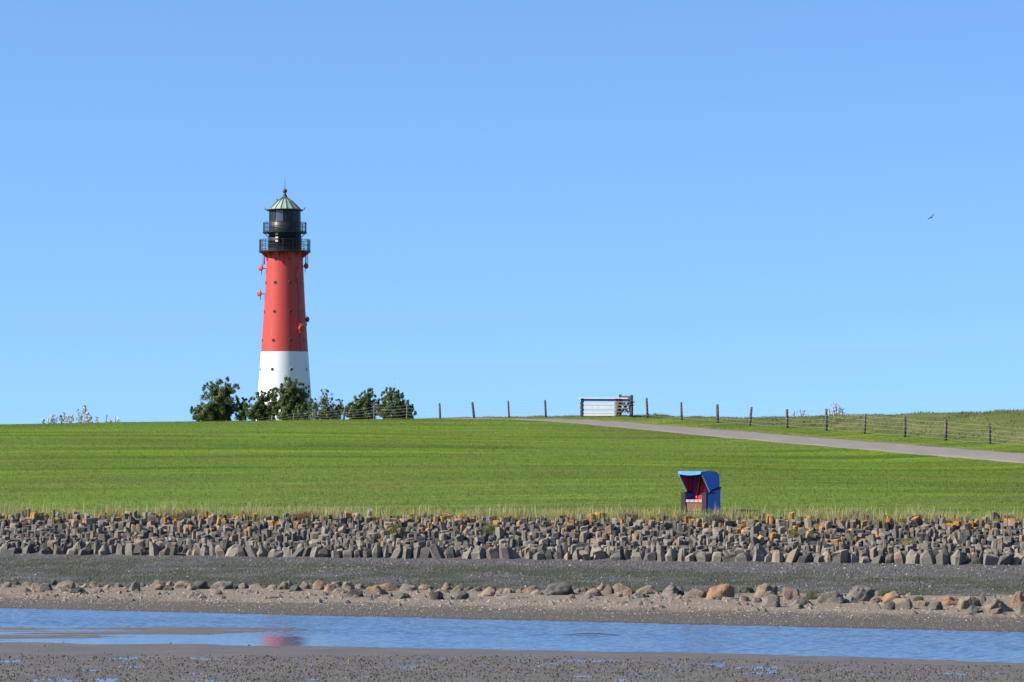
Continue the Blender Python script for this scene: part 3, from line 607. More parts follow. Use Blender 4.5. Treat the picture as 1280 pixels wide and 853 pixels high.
# x centre, row of its foot, width, height (photo pixels), stone, lean, label for the ones that stand out
BL = [
 (9, 735, 14, 7, 'grey', 0, None), (21, 732, 9, 5, 'dark', 0, None), (34, 733, 16, 6, 'pink', 0, 'flat reddish brown boulder nearest the left end of the shore'), (58, 739, 18, 10, 'dark', 0, 'dark grey rounded boulder just left of the long tan one'), (47, 736, 20, 7, 'pink', 0, None),
 (66, 732, 10, 7, 'dark', 0, None), (81, 737, 26, 12, 'tan', 0.15, 'long tan boulder with a sloping back near the left shore end'), (94, 735, 13, 6, 'grey', 0, None), (98, 742, 22, 7, 'dark', 0, None), (77, 741, 16, 7, 'tan', 0, None),
 (119, 735, 14, 8, 'tan', 0, None), (106, 736, 18, 6, 'tan', 0, None), (135, 737, 16, 6, 'grey', 0, None), (147, 735, 14, 6, 'tan', 0, None), (168, 740, 15, 14, 'tan', 0, 'upright pale tan boulder left of the pink pointed one'), (178, 735, 11, 6, 'dark', 0, None),
 (32, 741, 18, 6, 'tan', 0, None), (69, 746, 11, 3, 'dark', 0, None), (152, 741, 26, 6, 'pink', 0, None),
 (196, 738, 23, 13, 'pink', 0, 'pink pointed boulder, leftmost of the three pink ones below the lighthouse'), (211, 733, 9, 6, 'pink', 0, None), (210, 739, 13, 6, 'dark', 0, None), (229, 736, 26, 10, 'pink', 0.1, 'broad pink boulder, middle of the three pink ones below the lighthouse'),
 (239, 739, 11, 9, 'pink', 0, None), (250, 737, 22, 11, 'dark', 0, 'nearly black boulder between pink and grey boulders'), (277, 737, 28, 10, 'grey', 0.08, 'grey domed boulder with dark right face below the lighthouse'), (243, 746, 20, 7, 'grey', 0, None), (253, 749, 12, 7, 'grey', 0, None),
 (271, 744, 16, 7, 'grey', 0, None), (277, 749, 13, 4, 'dark', 0, None), (302, 736, 18, 7, 'grey', 0, None), (321, 736, 24, 6, 'pink', 0, None), (353, 738, 17, 11, 'orange', 0.05, 'bright orange boulder below the lighthouse tower'),
 (361, 733, 9, 7, 'grey', 0, None), (367, 740, 19, 9, 'dark', 0.1, None), (312, 742, 15, 4, 'grey', 0, None), (343, 749, 12, 3, 'dark', 0, None), (342, 737, 12, 6, 'grey', 0, None), (380, 737, 17, 10, 'tan', 0, None),
 (401, 738, 21, 13, 'orange', 0, 'tall orange domed boulder left of the centre of the shore'), (414, 740, 17, 10, 'pink', 0, None), (420, 733, 15, 6, 'grey', 0, None), (434, 738, 17, 11, 'grey', 0, None), (424, 741, 19, 6, 'grey', 0, None),
 (443, 747, 23, 10, 'dark', 0, 'dark grey pointed boulder in front of a pinkish row'), (450, 737, 18, 7, 'pink', 0, None), (469, 744, 29, 12, 'orange', 0, 'grey boulder with orange left flank, in front of a long orange one'), (485, 739, 33, 10, 'orange', 0.05, 'long low orange boulder with a dark grey end'),
 (510, 739, 23, 9, 'grey', 0, None), (503, 749, 22, 7, 'dark', 0, None), (530, 738, 21, 7, 'pink', 0, None), (546, 750, 19, 11, 'dark', 0, None), (560, 738, 19, 10, 'pink', 0, None), (573, 740, 15, 9, 'tan', 0, None), (558, 742, 8, 5, 'dark', 0, None),
 (576, 750, 21, 11, 'dark', 0, 'dark grey blunt boulder at the gravel edge left of the picture centre'), (586, 739, 11, 6, 'dark', 0, None), (596, 740, 13, 7, 'grey', 0, None), (609, 746, 23, 12, 'tan', 0, 'light tan grey rounded boulder near the picture centre'), (617, 740, 9, 7, 'dark', 0, None),
 (627, 741, 13, 6, 'pink', 0, None), (637, 742, 15, 7, 'tan', 0, None), (663, 742, 23, 10, 'orange', 0.12, 'orange wedge boulder left of the largest dark grey one'), (640, 749, 50, 5, 'grey', 0, 'long flat grey slab lying on the gravel'), (648, 742, 10, 4, 'pink', 0, None), (671, 744, 17, 7, 'grey', 0, None),
 (697, 744, 42, 16, 'dark', 0.08, 'largest smooth dark grey boulder on the shore'), (721, 742, 11, 6, 'pink', 0, None), (731, 740, 11, 6, 'dark', 0, None), (713, 749, 14, 6, 'grey', 0, None),
 (743, 746, 23, 10, 'pink', 0, None), (752, 739, 13, 10, 'orange', 0.05, 'small yellow orange boulder behind the pinkish cluster'), (761, 745, 15, 14, 'pink', 0, None), (780, 745, 31, 16, 'pink', 0, 'large pinkish boulder with a black right face'), (772, 747, 17, 7, 'tan', 0, None), (797, 748, 17, 8, 'grey', 0, None),
 (810, 743, 27, 11, 'tan', 0, 'pale tan boulder between two dark sided boulders'), (836, 746, 21, 15, 'grey', 0.1, 'tall grey brown boulder below the beach chair'), (848, 745, 19, 13, 'dark', 0, None), (843, 748, 17, 6, 'tan', 0, None), (868, 748, 31, 12, 'pink', 0, 'broad orange pink boulder below the beach chair'),
 (898, 750, 35, 20, 'orange', 0.05, 'largest orange boulder with a black right face'), (911, 744, 14, 12, 'grey', 0, None), (914, 752, 23, 5, 'grey', 0, None), (776, 755, 21, 4, 'grey', 0, None),
 (935, 742, 15, 8, 'moss', 0, None), (957, 747, 27, 18, 'tan', 0.18, 'brown leaning boulder right of the largest orange one'), (930, 752, 15, 8, 'pink', 0, None), (964, 750, 19, 11, 'tan', 0, None), (966, 760, 23, 16, 'grey', 0, 'rough grey boulder in front of the brown leaning one'),
 (989, 750, 25, 16, 'pink', 0, 'pinkish brown boulder left of a mossy one'), (1001, 757, 37, 12, 'grey', 0, 'wide rough grey boulder at the gravel edge'), (998, 762, 17, 7, 'grey', 0, None), (1019, 750, 23, 12, 'moss', 0, 'mossy boulder with an orange patch'), (1037, 755, 33, 16, 'grey', 0, 'big rough grey oval boulder'),
 (1073, 752, 33, 20, 'grey', 0.22, 'big tilted grey boulder leaning to the right'), (1062, 754, 19, 9, 'grey', 0, None), (947, 754, 15, 7, 'grey', 0, None), (1094, 754, 15, 8, 'pink', 0, None),
 (1115, 754, 29, 15, 'orange', 0.1, 'orange brown boulder right of the big tilted grey one'), (1103, 746, 21, 8, 'moss', 0, None), (1113, 763, 14, 11, 'dark', 0, None), (1131, 762, 26, 14, 'tan', 0, 'tan grey boulder in front of the orange brown one'), (1153, 759, 19, 8, 'pink', 0, None), (1147, 752, 13, 6, 'moss', 0, None),
 (1170, 763, 23, 11, 'grey', 0, 'low grey wedge boulder on the shell gravel'), (1188, 757, 29, 13, 'orange', 0.06, 'orange pink boulder left of two upright grey ones'), (1207, 762, 21, 17, 'tan', 0, 'upright tan grey boulder beside the big humped one'), (1219, 759, 17, 13, 'dark', 0, None), (1228, 758, 13, 16, 'grey', 0, 'slim pale grey upright boulder'),
 (1216, 767, 19, 10, 'dark', 0, None), (1247, 766, 40, 18, 'tan', 0, 'big humped tan grey boulder near the right end of the shore'), (1246, 768, 19, 8, 'tan', 0, None), (1274, 759, 19, 20, 'orange', 0, 'upright orange boulder at the right end of the shore'), (1281, 769, 22, 17, 'grey', 0, 'grey boulder cut by the right edge, in front of the orange one'),
]
CW = {'grey': 'grey', 'dark': 'dark grey', 'tan': 'tan', 'pink': 'pinkish', 'orange': 'orange', 'moss': 'mossy green'}
keys = [(i, b) for i, b in enumerate(BL) if b[6]]; used = {}
import re
SHORT = lambda s: re.split(r',| (?:just |left of|right of|near|nearest|below|at|in front|between|behind|beside|lying|on the|leaning to)\b', s)[0].strip()
for i, (x, y, w, h, c, lean, lab) in enumerate(BL):
    p = hit(x, y - 0.6, 78, 120, 0.03); sc = p.y / F_PX
    me = boulder_mesh(4 if w > 13 else 3, 500 + i, w * 1.08 * sc, (h + 1.2) * sc, lean)
    me.materials.append(M['b_' + c])
    o = link('boulder', me, None, None, (p.x, p.y + 0.22 * w * sc, p.z - 0.05))
    o.location.z = float(H(p.x, p.y)) - 0.04
    o.rotation_euler = (0, 0, random.uniform(-0.25, 0.25))
    if not lab:
        _, kb = min(keys, key=lambda q: abs(q[1][0] - x) + 2 * abs(q[1][1] - y))
        side = 'in front of' if y > kb[1] + 4 else ('left of' if x < kb[0] else 'right of')
        kind = ('flat ' if h < 0.4 * w else 'small ' if w < 16 else 'rounded ') + CW[c]
        lab = f'{kind} stone {side} the {SHORT(kb[6])}'
        ws = lab.split(); lab = ' '.join(ws[:16])
    used.setdefault(lab, []).append(o); tag(o, lab, 'boulder', 'boulders along the shore')
for lab, os_ in used.items():
    if len(os_) > 1:
        os_.sort(key=lambda o: o.location.x / o.location.y)
        for k, o in enumerate(os_):
            pos = ['leftmost', 'rightmost'] if len(os_) == 2 else ['leftmost', 'second', 'third', 'fourth', 'fifth', 'sixth'][:len(os_)]
            ws = lab.split(); o['label'] = ' '.join((ws[:13] if len(ws) > 13 else ws) + ['(' + pos[k] + ')'])

# ------------------------------------------------------------------ lighthouse
LH_Y = 500.0; LHX = at(355.6, 500, LH_Y).x; LZ = 1.5
lz = lambda y: CAM_Z + ray(640, y)[1] * LH_Y - LZ           # height of a photo row on the tower
lh = empty('lighthouse', (LHX, LH_Y, LZ))
tag(lh, 'tall lighthouse, white below, red above, with black lantern and green roof', 'lighthouse')
def tower_mat(name, col, streak):
    t = NT(name); o = t.objc(); s = t.sep(o); an = t.math('ARCTAN2', s[0], s[1])
    cb = t.n('ShaderNodeCombineXYZ'); t.l(t.math('MULTIPLY', an, 9.0), cb.inputs[0]); t.l(t.math('MULTIPLY', s[2], 0.25), cb.inputs[1])
    st = t.noise(cb.outputs[0], 2.0, 5, 0.65); b = t.noise(o, 0.5, 4, 0.6)
    plate = t.math('FRACT', t.math('MULTIPLY', s[2], 0.42)); seam = t.mr(plate, 0.0, 0.03, 0.25, 0.0)
    c = t.mix(t.mr(st, 0.45, 0.75, 0, 0.5), col, streak); c = t.mix(t.mr(b, 0.4, 0.7, 0, 0.25), c, streak); c = t.mix(seam, c, streak)
    return t.bsdf(c, 0.55, 0.35, t.bump(plate, 0.15, 0.02))
M['lh_white'] = tower_mat('tower_white_paint', (0.82, 0.82, 0.81), (0.70, 0.71, 0.72))
M['lh_red'] = tower_mat('tower_red_paint', (0.57, 0.056, 0.040), (0.45, 0.085, 0.065))
M['red'] = mat_paint('red_steel', (0.60, 0.055, 0.038), 0.5)
M['black'] = mat_paint('black_steel', (0.018, 0.018, 0.022), 0.45, 0.3)
M['lantern'] = mat_paint('lantern_paint', (0.014, 0.014, 0.018), 0.45, 0.35, 0.8)
t = NT('lantern_glass'); M['glass'] = t.bsdf((0.10, 0.10, 0.13), 0.12, 0.6)
t = NT('copper_patina'); o_ = t.objc(); nz = t.noise(t.mapping(o_, (1, 1, 0.4)), 1.6, 5, 0.65)
M['copper'] = t.bsdf(t.ramp(nz, [(0.3, (0.24, 0.33, 0.24)), (0.55, (0.34, 0.43, 0.31)), (0.78, (0.42, 0.38, 0.27))]), 0.6, 0.3)
M['copper_dark'] = mat_paint('copper_seam', (0.075, 0.085, 0.065), 0.6)
M['rust'] = mat_paint('dark_red_brown', (0.13, 0.045, 0.035), 0.5)
M['lamp'] = mat_paint('cream_lamp_housing', (0.75, 0.66, 0.46), 0.5)
M['port'] = mat_paint('porthole_glass', (0.03, 0.025, 0.03), 0.2)
TR = [(0.0, 5.0), (lz(490), 4.12), (lz(440), 3.68), (lz(380), 3.17), (lz(340), 2.93), (lz(312), 2.78)]
tr = lambda z: float(np.interp(z, [a for a, _ in TR], [b for _, b in TR]))
def shell(z0, z1, n=10): return [(tr(z0 + (z1 - z0) * k / n), z0 + (z1 - z0) * k / n) for k in range(n + 1)]
mb = MB(); mb.lathe(shell(0, lz(440)), 64); mb.build('white_tower', M['lh_white'], lh)
mb = MB(); mb.lathe(shell(lz(440), lz(314)), 64); mb.build('red_tower', M['lh_red'], lh)
def pol(a, r, z): return Vector((math.sin(R(a)) * r, -math.cos(R(a)) * r, z))     # a: degrees right of the side that faces the camera
for y in (462.3, 426.3, 390.3, 354.2, 325.2):
    for a in (-70, -25, 20, 65, 110, 155, 200, 245):
        z = lz(y); rr = tr(z); n = pol(a, 1, 0).normalized(); sx = Vector((-n.y, n.x, 0)); c = pol(a, rr, z)
        wv = [c + n * 0.035 + (sx * math.cos(k * math.pi / 8) + Vector((0, 0, 1)) * math.sin(k * math.pi / 8)) * 0.235 for k in range(16)]
        mb = MB(); mb.prism([v - n * 0.16 for v in wv], n * 0.16); w = mb.build('window', M['port'], lh)
        mb = MB(); pts = [c + n * 0.04 + (sx * math.cos(k * math.pi / 8) + Vector((0, 0, 1)) * math.sin(k * math.pi / 8)) * 0.25 for k in range(17)]
        mb.tube(pts, 0.022, 6, False); mb.build('window_frame', M['lh_red'] if y < 440 else M['lh_white'], w)
def gallery(zf, rad, hgt, rin, floor_mat, n):
    mb = MB(); mb.lathe([(rin - 0.05, zf - 0.26), (rad, zf - 0.26), (rad + 0.06, zf - 0.2), (rad + 0.06, zf), (rin - 0.05, zf), (rin - 0.05, zf - 0.26)], 48, False); g = mb.build('gallery', M['black'], lh)
    mb = MB()
    for k in range(n):
        a = 360 * k / n; mb.bar(pol(a, rad - 0.04, zf), pol(a, rad - 0.04, zf + hgt), 0.07, 0.07, (0.3, 1, 0))
    for k in range(n * 4):
        a = 360 * (k + 0.5) / (n * 4); mb.bar(pol(a, rad - 0.04, zf), pol(a, rad - 0.04, zf + hgt), 0.028, 0.028, (0.3, 1, 0))
    for q in (0.12, 0.55, 1.0): mb.tube([pol(a, rad - 0.04, zf + hgt * q) for a in range(0, 361, 8)], 0.035 if q < 1 else 0.05, 5, False)
    mb.build('railing', M['black'], g)
    return g
G1, G2, EV = lz(314), lz(290), lz(263)
g1 = gallery(G1, 4.0, 1.72, 2.6, M['rust'], 16); g2 = gallery(G2, 3.4, 1.40, 2.5, M['black'], 14)
for k in range(12):
    a = 15 + 30 * k; mb = MB(); mb.prism([pol(a, 2.6, G1 - 0.27), pol(a, 3.9, G1 - 0.27), pol(a, 2.65, G1 - 1.35)], pol(a + 90, 0.09, 0)); mb.build('bracket', M['red'], g1)
    mb = MB(); mb.bar(pol(a, 2.5, G2 - 1.0), pol(a, 3.3, G2 - 0.26), 0.07, 0.07, (0.3, 1, 0.2)); mb.build('strut', M['black'], g2)
mb = MB(); mb.lathe([(2.60, G1 - 0.02), (2.60, G1 + 1.5), (2.66, G1 + 1.52), (2.66, G1 + 1.62), (2.58, G1 + 1.64), (2.55, G2 - 0.2)], 48); mb.build('watch_room', M['lantern'], lh)
mb = MB(); mb.lathe([(2.50, G2 - 0.05), (2.50, G2 + 1.35), (2.44, G2 + 1.4), (2.44, EV - 0.1), (2.62, EV - 0.02)], 48); lant = mb.build('lantern_room', M['lantern'], lh)
for k in range(12):
    a = -16 + 30 * k; mb = MB(); zz0, zz1 = G2 + 1.52, EV - 0.2
    poly = [pol(a + d, 2.485, z) for d, z in ((-13.5, zz0), (-7, zz0), (0, zz0), (7, zz0), (13.5, zz0), (13.5, zz1), (7, zz1), (0, zz1), (-7, zz1), (-13.5, zz1))]
    mb.add(poly + [p * 1.0 - pol(a, 0.08, 0) for p in poly], [(0, 1, 8, 9), (1, 2, 7, 8), (2, 3, 6, 7), (3, 4, 5, 6), (10, 0, 9, 19), (4, 14, 15, 5), (9, 8, 18, 19), (8, 7, 17, 18), (7, 6, 16, 17), (6, 5, 15, 16)])
    mb.build('pane', M['glass'] if k in (0, 5, 8) else M['lantern'], lant)
mb = MB(); mb.lathe([(2.3, EV - 0.12), (2.85, EV - 0.10), (2.9, EV + 0.05), (2.55, EV + 0.12), (0.2, EV + 0.12)], 48, False); mb.build('eaves', M['black'], lh)
AP = lz(243.5)
mb = MB(); mb.lathe([(2.52, EV + 0.06), (2.38, EV + 0.25), (1.2, EV + 0.25 + (AP - EV) * 0.47), (0.42, AP - 0.55), (0.2, AP), (0.02, AP + 0.02)], 16, False, off=R(11)); roof = mb.build('roof', M['copper'], lh)
for k in range(16):
    a = 90 + 11 + 22.5 * k; mb = MB(); mb.tube([pol(a, 2.53, EV + 0.10), pol(a, 2.40, EV + 0.28), pol(a, 1.22, EV + 0.28 + (AP - EV) * 0.47), pol(a, 0.44, AP - 0.52), pol(a, 0.2, AP)], 0.055, 5); mb.build('seam', M['copper_dark'], roof)
mb = MB(); zb = lz(239); mb.lathe([(0.16, AP - 0.05), (0.2, AP + 0.2)] + [(0.36 * math.sin(math.pi * k / 12) + (0.05 if k in (0, 12) else 0), zb - 0.36 * math.cos(math.pi * k / 12)) for k in range(1, 12)] + [(0.05, zb + 0.42), (0.0, zb + 0.5)], 20); mb.build('ball_finial', M['rust'], lh)
mb = MB(); mb.tube([(0, 0, zb + 0.3), (0, 0, zb + 0.9), (0, 0, lz(222))], [0.06, 0.035, 0.02], 6); mb.build('lightning_rod', M['black'], lh)
for s in (-1, 1):
    mb = MB(); mb.tube([(s * 2.7, 0, EV), (s * 3.05, -0.1, EV + 0.1), (s * 3.15, -0.1, EV + 0.45)], [0.1, 0.08, 0.05], 6); mb.build('gutter_spout', M['black'], lh)
mb = MB(); mb.tube([(-1.2, -0.4, EV + 1.1), (-1.2, -0.4, lz(249.5))], 0.035, 5); mb.tube([(-1.2, -0.4, lz(250.5)), (-1.2, -0.4, lz(249))], 0.09, 6); mb.build('wind_sensor', M['black'], lh)
for y in (294, 298.5, 302.5):
    mb = MB(); c = pol(-22, 2.75, lz(y)); mb.box((0, 0, 0), (0.42, 0.3, 0.30), Matrix.Translation(c) @ Matrix.Rotation(R(-22), 4, 'Z')); mb.lathe([(0.01, 0), (0.01, 0)], 3); mb.build('lamp_housing', M['lamp'], lh)
def whip(xp, y0, y1, d, mat, r=0.09):
    mb = MB(); x = (xp - 355.6) * 0.125; mb.tube([(x, d, lz(y0)), (x, d, lz(y1))], r, 8); return mb.build('antenna', mat, lh)
whip(354.7, 314.5, 330, -3.0, M['red'], 0.11); whip(330.4, 316, 331, -0.4, M['red'], 0.10); whip(328.6, 316, 335, -0.4, M['black'], 0.04)
whip(382.3, 316, 331, -0.5, M['red'], 0.10); whip(384.6, 316, 330, -0.5, M['red'], 0.05); whip(373.2, 336, 355, -2.4, M['red'], 0.085)
mb = MB(); mb.tube([pol(46, tr(z) + 0.03, z) for z in (lz(334), lz(380), lz(440))], 0.045, 5); mb.build('cable', M['rust'], lh)
def dish(xp, yp, r, facing, mat, d, reach):
    c = Vector(((xp - 355.6) * 0.125, d, lz(yp))); mb = MB()
    q = Vector(facing).normalized().to_track_quat('Z', 'Y').to_matrix().to_4x4()
    m2 = MB(); m2.lathe([(0.001, -0.30), (r * 0.6, -0.28), (r, -0.08), (r, 0.1), (r * 0.7, 0.15), (0.001, 0.16)], 20)
    m2.v = [tuple(Matrix.Translation(c) @ q @ Vector(v)) for v in m2.v]
    o = m2.build('antenna_dish', mat, lh)
    mb.tube([c - Vector(facing).normalized() * 0.2, Vector((reach, d * 0.5, c.z - 0.1))], 0.07, 6); mb.tube([Vector((c.x * 0.96, d, c.z + 0.6)), Vector((c.x * 0.96, d, c.z - 1.0))], 0.05, 6); mb.build('mount', M['rust'], o)
dish(326, 335.8, 0.44, (-0.6, -0.8, 0), M['red'], -0.7, -2.6); dish(324.4, 367.4, 0.44, (-0.6, -0.8, 0), M['red'], -0.7, -2.8)
dish(382.6, 333, 0.44, (0.75, -0.6, 0), M['rust'], -0.5, 2.6); dish(384.4, 399.6, 0.40, (0.9, -0.4, 0), M['rust'], 0.0, 3.1); dish(378.2, 411.5, 0.46, (0.35, -0.95, 0), M['red'], -3.1, 2.4)
mb = MB(); x = (376.5 - 355.6) * 0.125; mb.box((x, -2.85, lz(411)), (0.35, 0.3, 1.5)); mb.box((x + 0.25, -2.95, lz(406.6)), (0.5, 0.2, 0.2)); mb.box((x + 0.25, -2.95, lz(416)), (0.5, 0.2, 0.2)); mb.build('antenna_panel', M['red'], lh)

# ------------------------------------------------------------------ hooded beach chair
cp = hit(876, 640, 105, 140, 0.02); ch = empty('beach_chair', (cp.x, cp.y, cp.z), R(-38))
tag(ch, 'blue hooded wicker beach chair with red striped seat on the grass', 'beach chair')
M['tarp'] = mat_paint('blue_tarpaulin', (0.008, 0.15, 0.68), 0.42, 0.15, 3.0, 0.25)
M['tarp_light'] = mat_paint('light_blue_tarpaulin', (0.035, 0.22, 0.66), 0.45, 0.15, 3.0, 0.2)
M['strap'] = mat_paint('black_strap', (0.012, 0.012, 0.016), 0.6, 0.2)
M['wicker'] = None
t = NT('brown_wicker'); o_ = t.objc(); br = t.n('ShaderNodeTexChecker'); t.l(t.mapping(o_, (22, 22, 34)), br.inputs['Vector']); br.inputs['Scale'].default_value = 1.0
M['wicker'] = t.bsdf(t.mix(br.outputs[1], (0.12, 0.06, 0.035), (0.26, 0.15, 0.09)), 0.7, 0.3, t.bump(br.outputs[1], 0.6, 0.01))
M['dark_wicker'] = mat_paint('dark_brown_wicker', (0.022, 0.015, 0.014), 0.6, 0.3, 8)
M['white_wood'] = mat_paint('white_wood', (0.72, 0.70, 0.68), 0.5)
def stripes(name, stops, axis=0, scale=1.0):
    t = NT(name); o = t.objc(); s = t.sep(o); fr = t.math('FRACT', t.math('ADD', t.math('MULTIPLY', s[axis], scale), 10.0))
    rp = t.n('ShaderNodeValToRGB'); rp.color_ramp.interpolation = 'CONSTANT'; t.l(fr, rp.inputs[0]); e = rp.color_ramp.elements
    while len(e) < len(stops): e.new(0.5)
    for el, (p, c) in zip(e, stops): el.position = p; el.color = (*c, 1)
    return t.bsdf(rp.outputs[0], 0.8, 0.15, t.bump(t.noise(o, 30, 3), 0.2, 0.005))
RED_, BLU_, GRN_, CRM_ = (0.52, 0.02, 0.03), (0.06, 0.07, 0.42), (0.02, 0.035, 0.02), (0.55, 0.36, 0.26)
M['back_fab'] = stripes('striped_back_fabric', [(0.0, RED_), (0.22, CRM_), (0.25, BLU_), (0.42, RED_), (0.62, CRM_), (0.65, GRN_), (0.82, RED_)], 0, 1.75)
M['side_fab'] = stripes('striped_lining_fabric', [(0.0, RED_), (0.25, BLU_), (0.45, RED_), (0.68, GRN_), (0.8, RED_)], 1, 1.75)
M['seat_fab'] = stripes('striped_seat_fabric', [(0.0, (0.50, 0.08, 0.08)), (0.2, (0.55, 0.42, 0.42)), (0.4, (0.50, 0.34, 0.16)), (0.55, (0.55, 0.40, 0.44)), (0.7, (0.26, 0.26, 0.50)), (0.85, (0.55, 0.30, 0.30))], 0, 5.0)
W2, D2 = 0.575, 0.475; HH = 1.54
for s in (-1, 1):
    mb = MB(); x0 = s * W2; poly = [(x0, -D2 + 0.12, 0.03), (x0, D2, 0.03), (x0, D2, 0.86), (x0, 0.10, 0.80), (x0, -0.25, 0.68), (x0, -D2 + 0.12, 0.66)]
    mb.prism(poly, (-s * 0.05, 0, 0)); mb.build('side_panel', M['tarp'], ch)
    mb = MB(); mb.box((s * (W2 - 0.095), -D2 + 0.055, 0.36), (0.20, 0.13, 0.66)); mb.build('armrest_front', M['dark_wicker'], ch)
    mb = MB(); mb.box((s * (W2 - 0.09), -0.16, 0.715), (0.20, 0.66, 0.05)); mb.build('armrest', M['dark_wicker'], ch)
    mb = MB(); mb.box((s * (W2 - 0.19), -0.16, 0.60), (0.02, 0.60, 0.20)); mb.build('armrest_lining', M['white_wood'] if s > 0 else M['back_fab'], ch)
    # hood cheek: outline seen from the side
    prof = [(-0.14, 0.74), (-0.24, 0.86), (-0.66, 1.38), (-0.72, 1.53), (-0.30, 1.545), (0.22, 1.53), (0.37, 1.49), (0.46, 1.40), (0.50, 1.26), (0.515, 0.92), (0.36, 0.90), (0.10, 0.84), (0.0, 0.78)]
    mb = MB(); xo = s * 0.525; mb.prism([(xo, y, z) for y, z in prof], (-s * 0.03, 0, 0)); mb.build('hood_cheek', M['tarp'], ch)
    mb = MB(); st = [(-0.30, 0.72), (-0.12, 0.74), (0.08, 0.83), (0.34, 0.89), (0.54, 0.91)]
    for a, b_ in zip(st[:-1], st[1:]): mb.bar((s * 0.545, *a), (s * 0.545, *b_), 0.06, 0.075, (1, 0, 0))
    mb.build('strap', M['strap'], ch)
    mb = MB(); mb.bar((s * 0.53, -0.17, 0.76), (s * 0.53, -0.675, 1.385), 0.025, 0.025, (1, 0, 0)); mb.build('hood_rim', M['white_wood'], ch)
prof = [(-0.72, 1.50), (-0.72, 1.535), (-0.30, 1.552), (0.22, 1.538), (0.375, 1.498), (0.468, 1.405), (0.508, 1.26), (0.522, 0.92)]
mb = MB(); inn = [(y * 0.96, z - 0.03 if z > 1.3 else z) for y, z in prof]
pl = [(-0.51, y, z) for y, z in prof] + [(-0.51, y, z) for y, z in inn[::-1]]
n = len(prof)
vs = [(x, y, z) for x in (-0.51, 0.51) for y, z in prof]
mb.add(vs, [(i, i + 1, n + i + 1, n + i) for i in range(n - 1)], True)
vs = [(x, y, z) for x in (-0.51, 0.51) for y, z in inn]; mb.add(vs, [(i, i + 1, n + i + 1, n + i) for i in range(n - 1)], True)
mb.build('hood_top', M['tarp_light'], ch)
mb = MB(); mb.box((0, 0.495, 0.46), (1.10, 0.04, 0.88)); mb.build('back_panel', M['tarp'], ch)
# scalloped valance hanging from the hood's front edge
mb = MB(); nseg = 24; up = []; lo = []
for k in range(nseg + 1):
    x = -0.515 + 1.03 * k / nseg; d = 0.10 + 0.05 * abs(math.sin(math.pi * 1.0 * k / nseg)) ; up.append((x, -0.735, 1.545)); lo.append((x, -0.76, 1.545 - d))
mb.add(up + lo + [(x, y + 0.02, z) for x, y, z in up] + [(x, y + 0.02, z) for x, y, z in lo], [(i, i + 1, nseg + 2 + i, nseg + 1 + i) for i in range(nseg)] + [(2 * nseg + 2 + i, 3 * nseg + 3 + i, 3 * nseg + 4 + i, 2 * nseg + 3 + i) for i in range(nseg)] + [(nseg + 1 + i, nseg + 2 + i, 3 * nseg + 4 + i, 3 * nseg + 3 + i) for i in range(nseg)]); mb.build('valance', M['tarp_light'], ch)
mb = MB(); mb.prism([(-0.40, 0.05, 0.44), (-0.40, -0.03, 0.46), (-0.40, 0.30, 1.46), (-0.40, 0.40, 1.44)], (0.80, 0, 0)); mb.v = [(x * (1.18 if z > 1 else 1.0), y, z) for x, y, z in mb.v]; mb.build('backrest', M['back_fab'], ch)
for s in (-1, 1):
    mb = MB(); mb.prism([(s * 0.495, -0.14, 0.76), (s * 0.495, -0.62, 1.38), (s * 0.495, 0.40, 1.48), (s * 0.495, 0.30, 0.70)], (-s * 0.02, 0, 0)); mb.build('hood_lining', M['side_fab'], ch)
mb = MB(); mb.box((0, -0.16, 0.42), (0.78, 0.60, 0.10)); mb.build('seat_cushion', M['seat_fab'], ch)
mb = MB(); mb.box((0, -0.40, 0.195), (0.78, 0.06, 0.33)); mb.build('seat_front', M['wicker'], ch)
mb = MB(); mb.box((0.0, 0.0, 0.02), (1.06, 0.9, 0.05)); mb.build('base', M['dark_wicker'], ch)

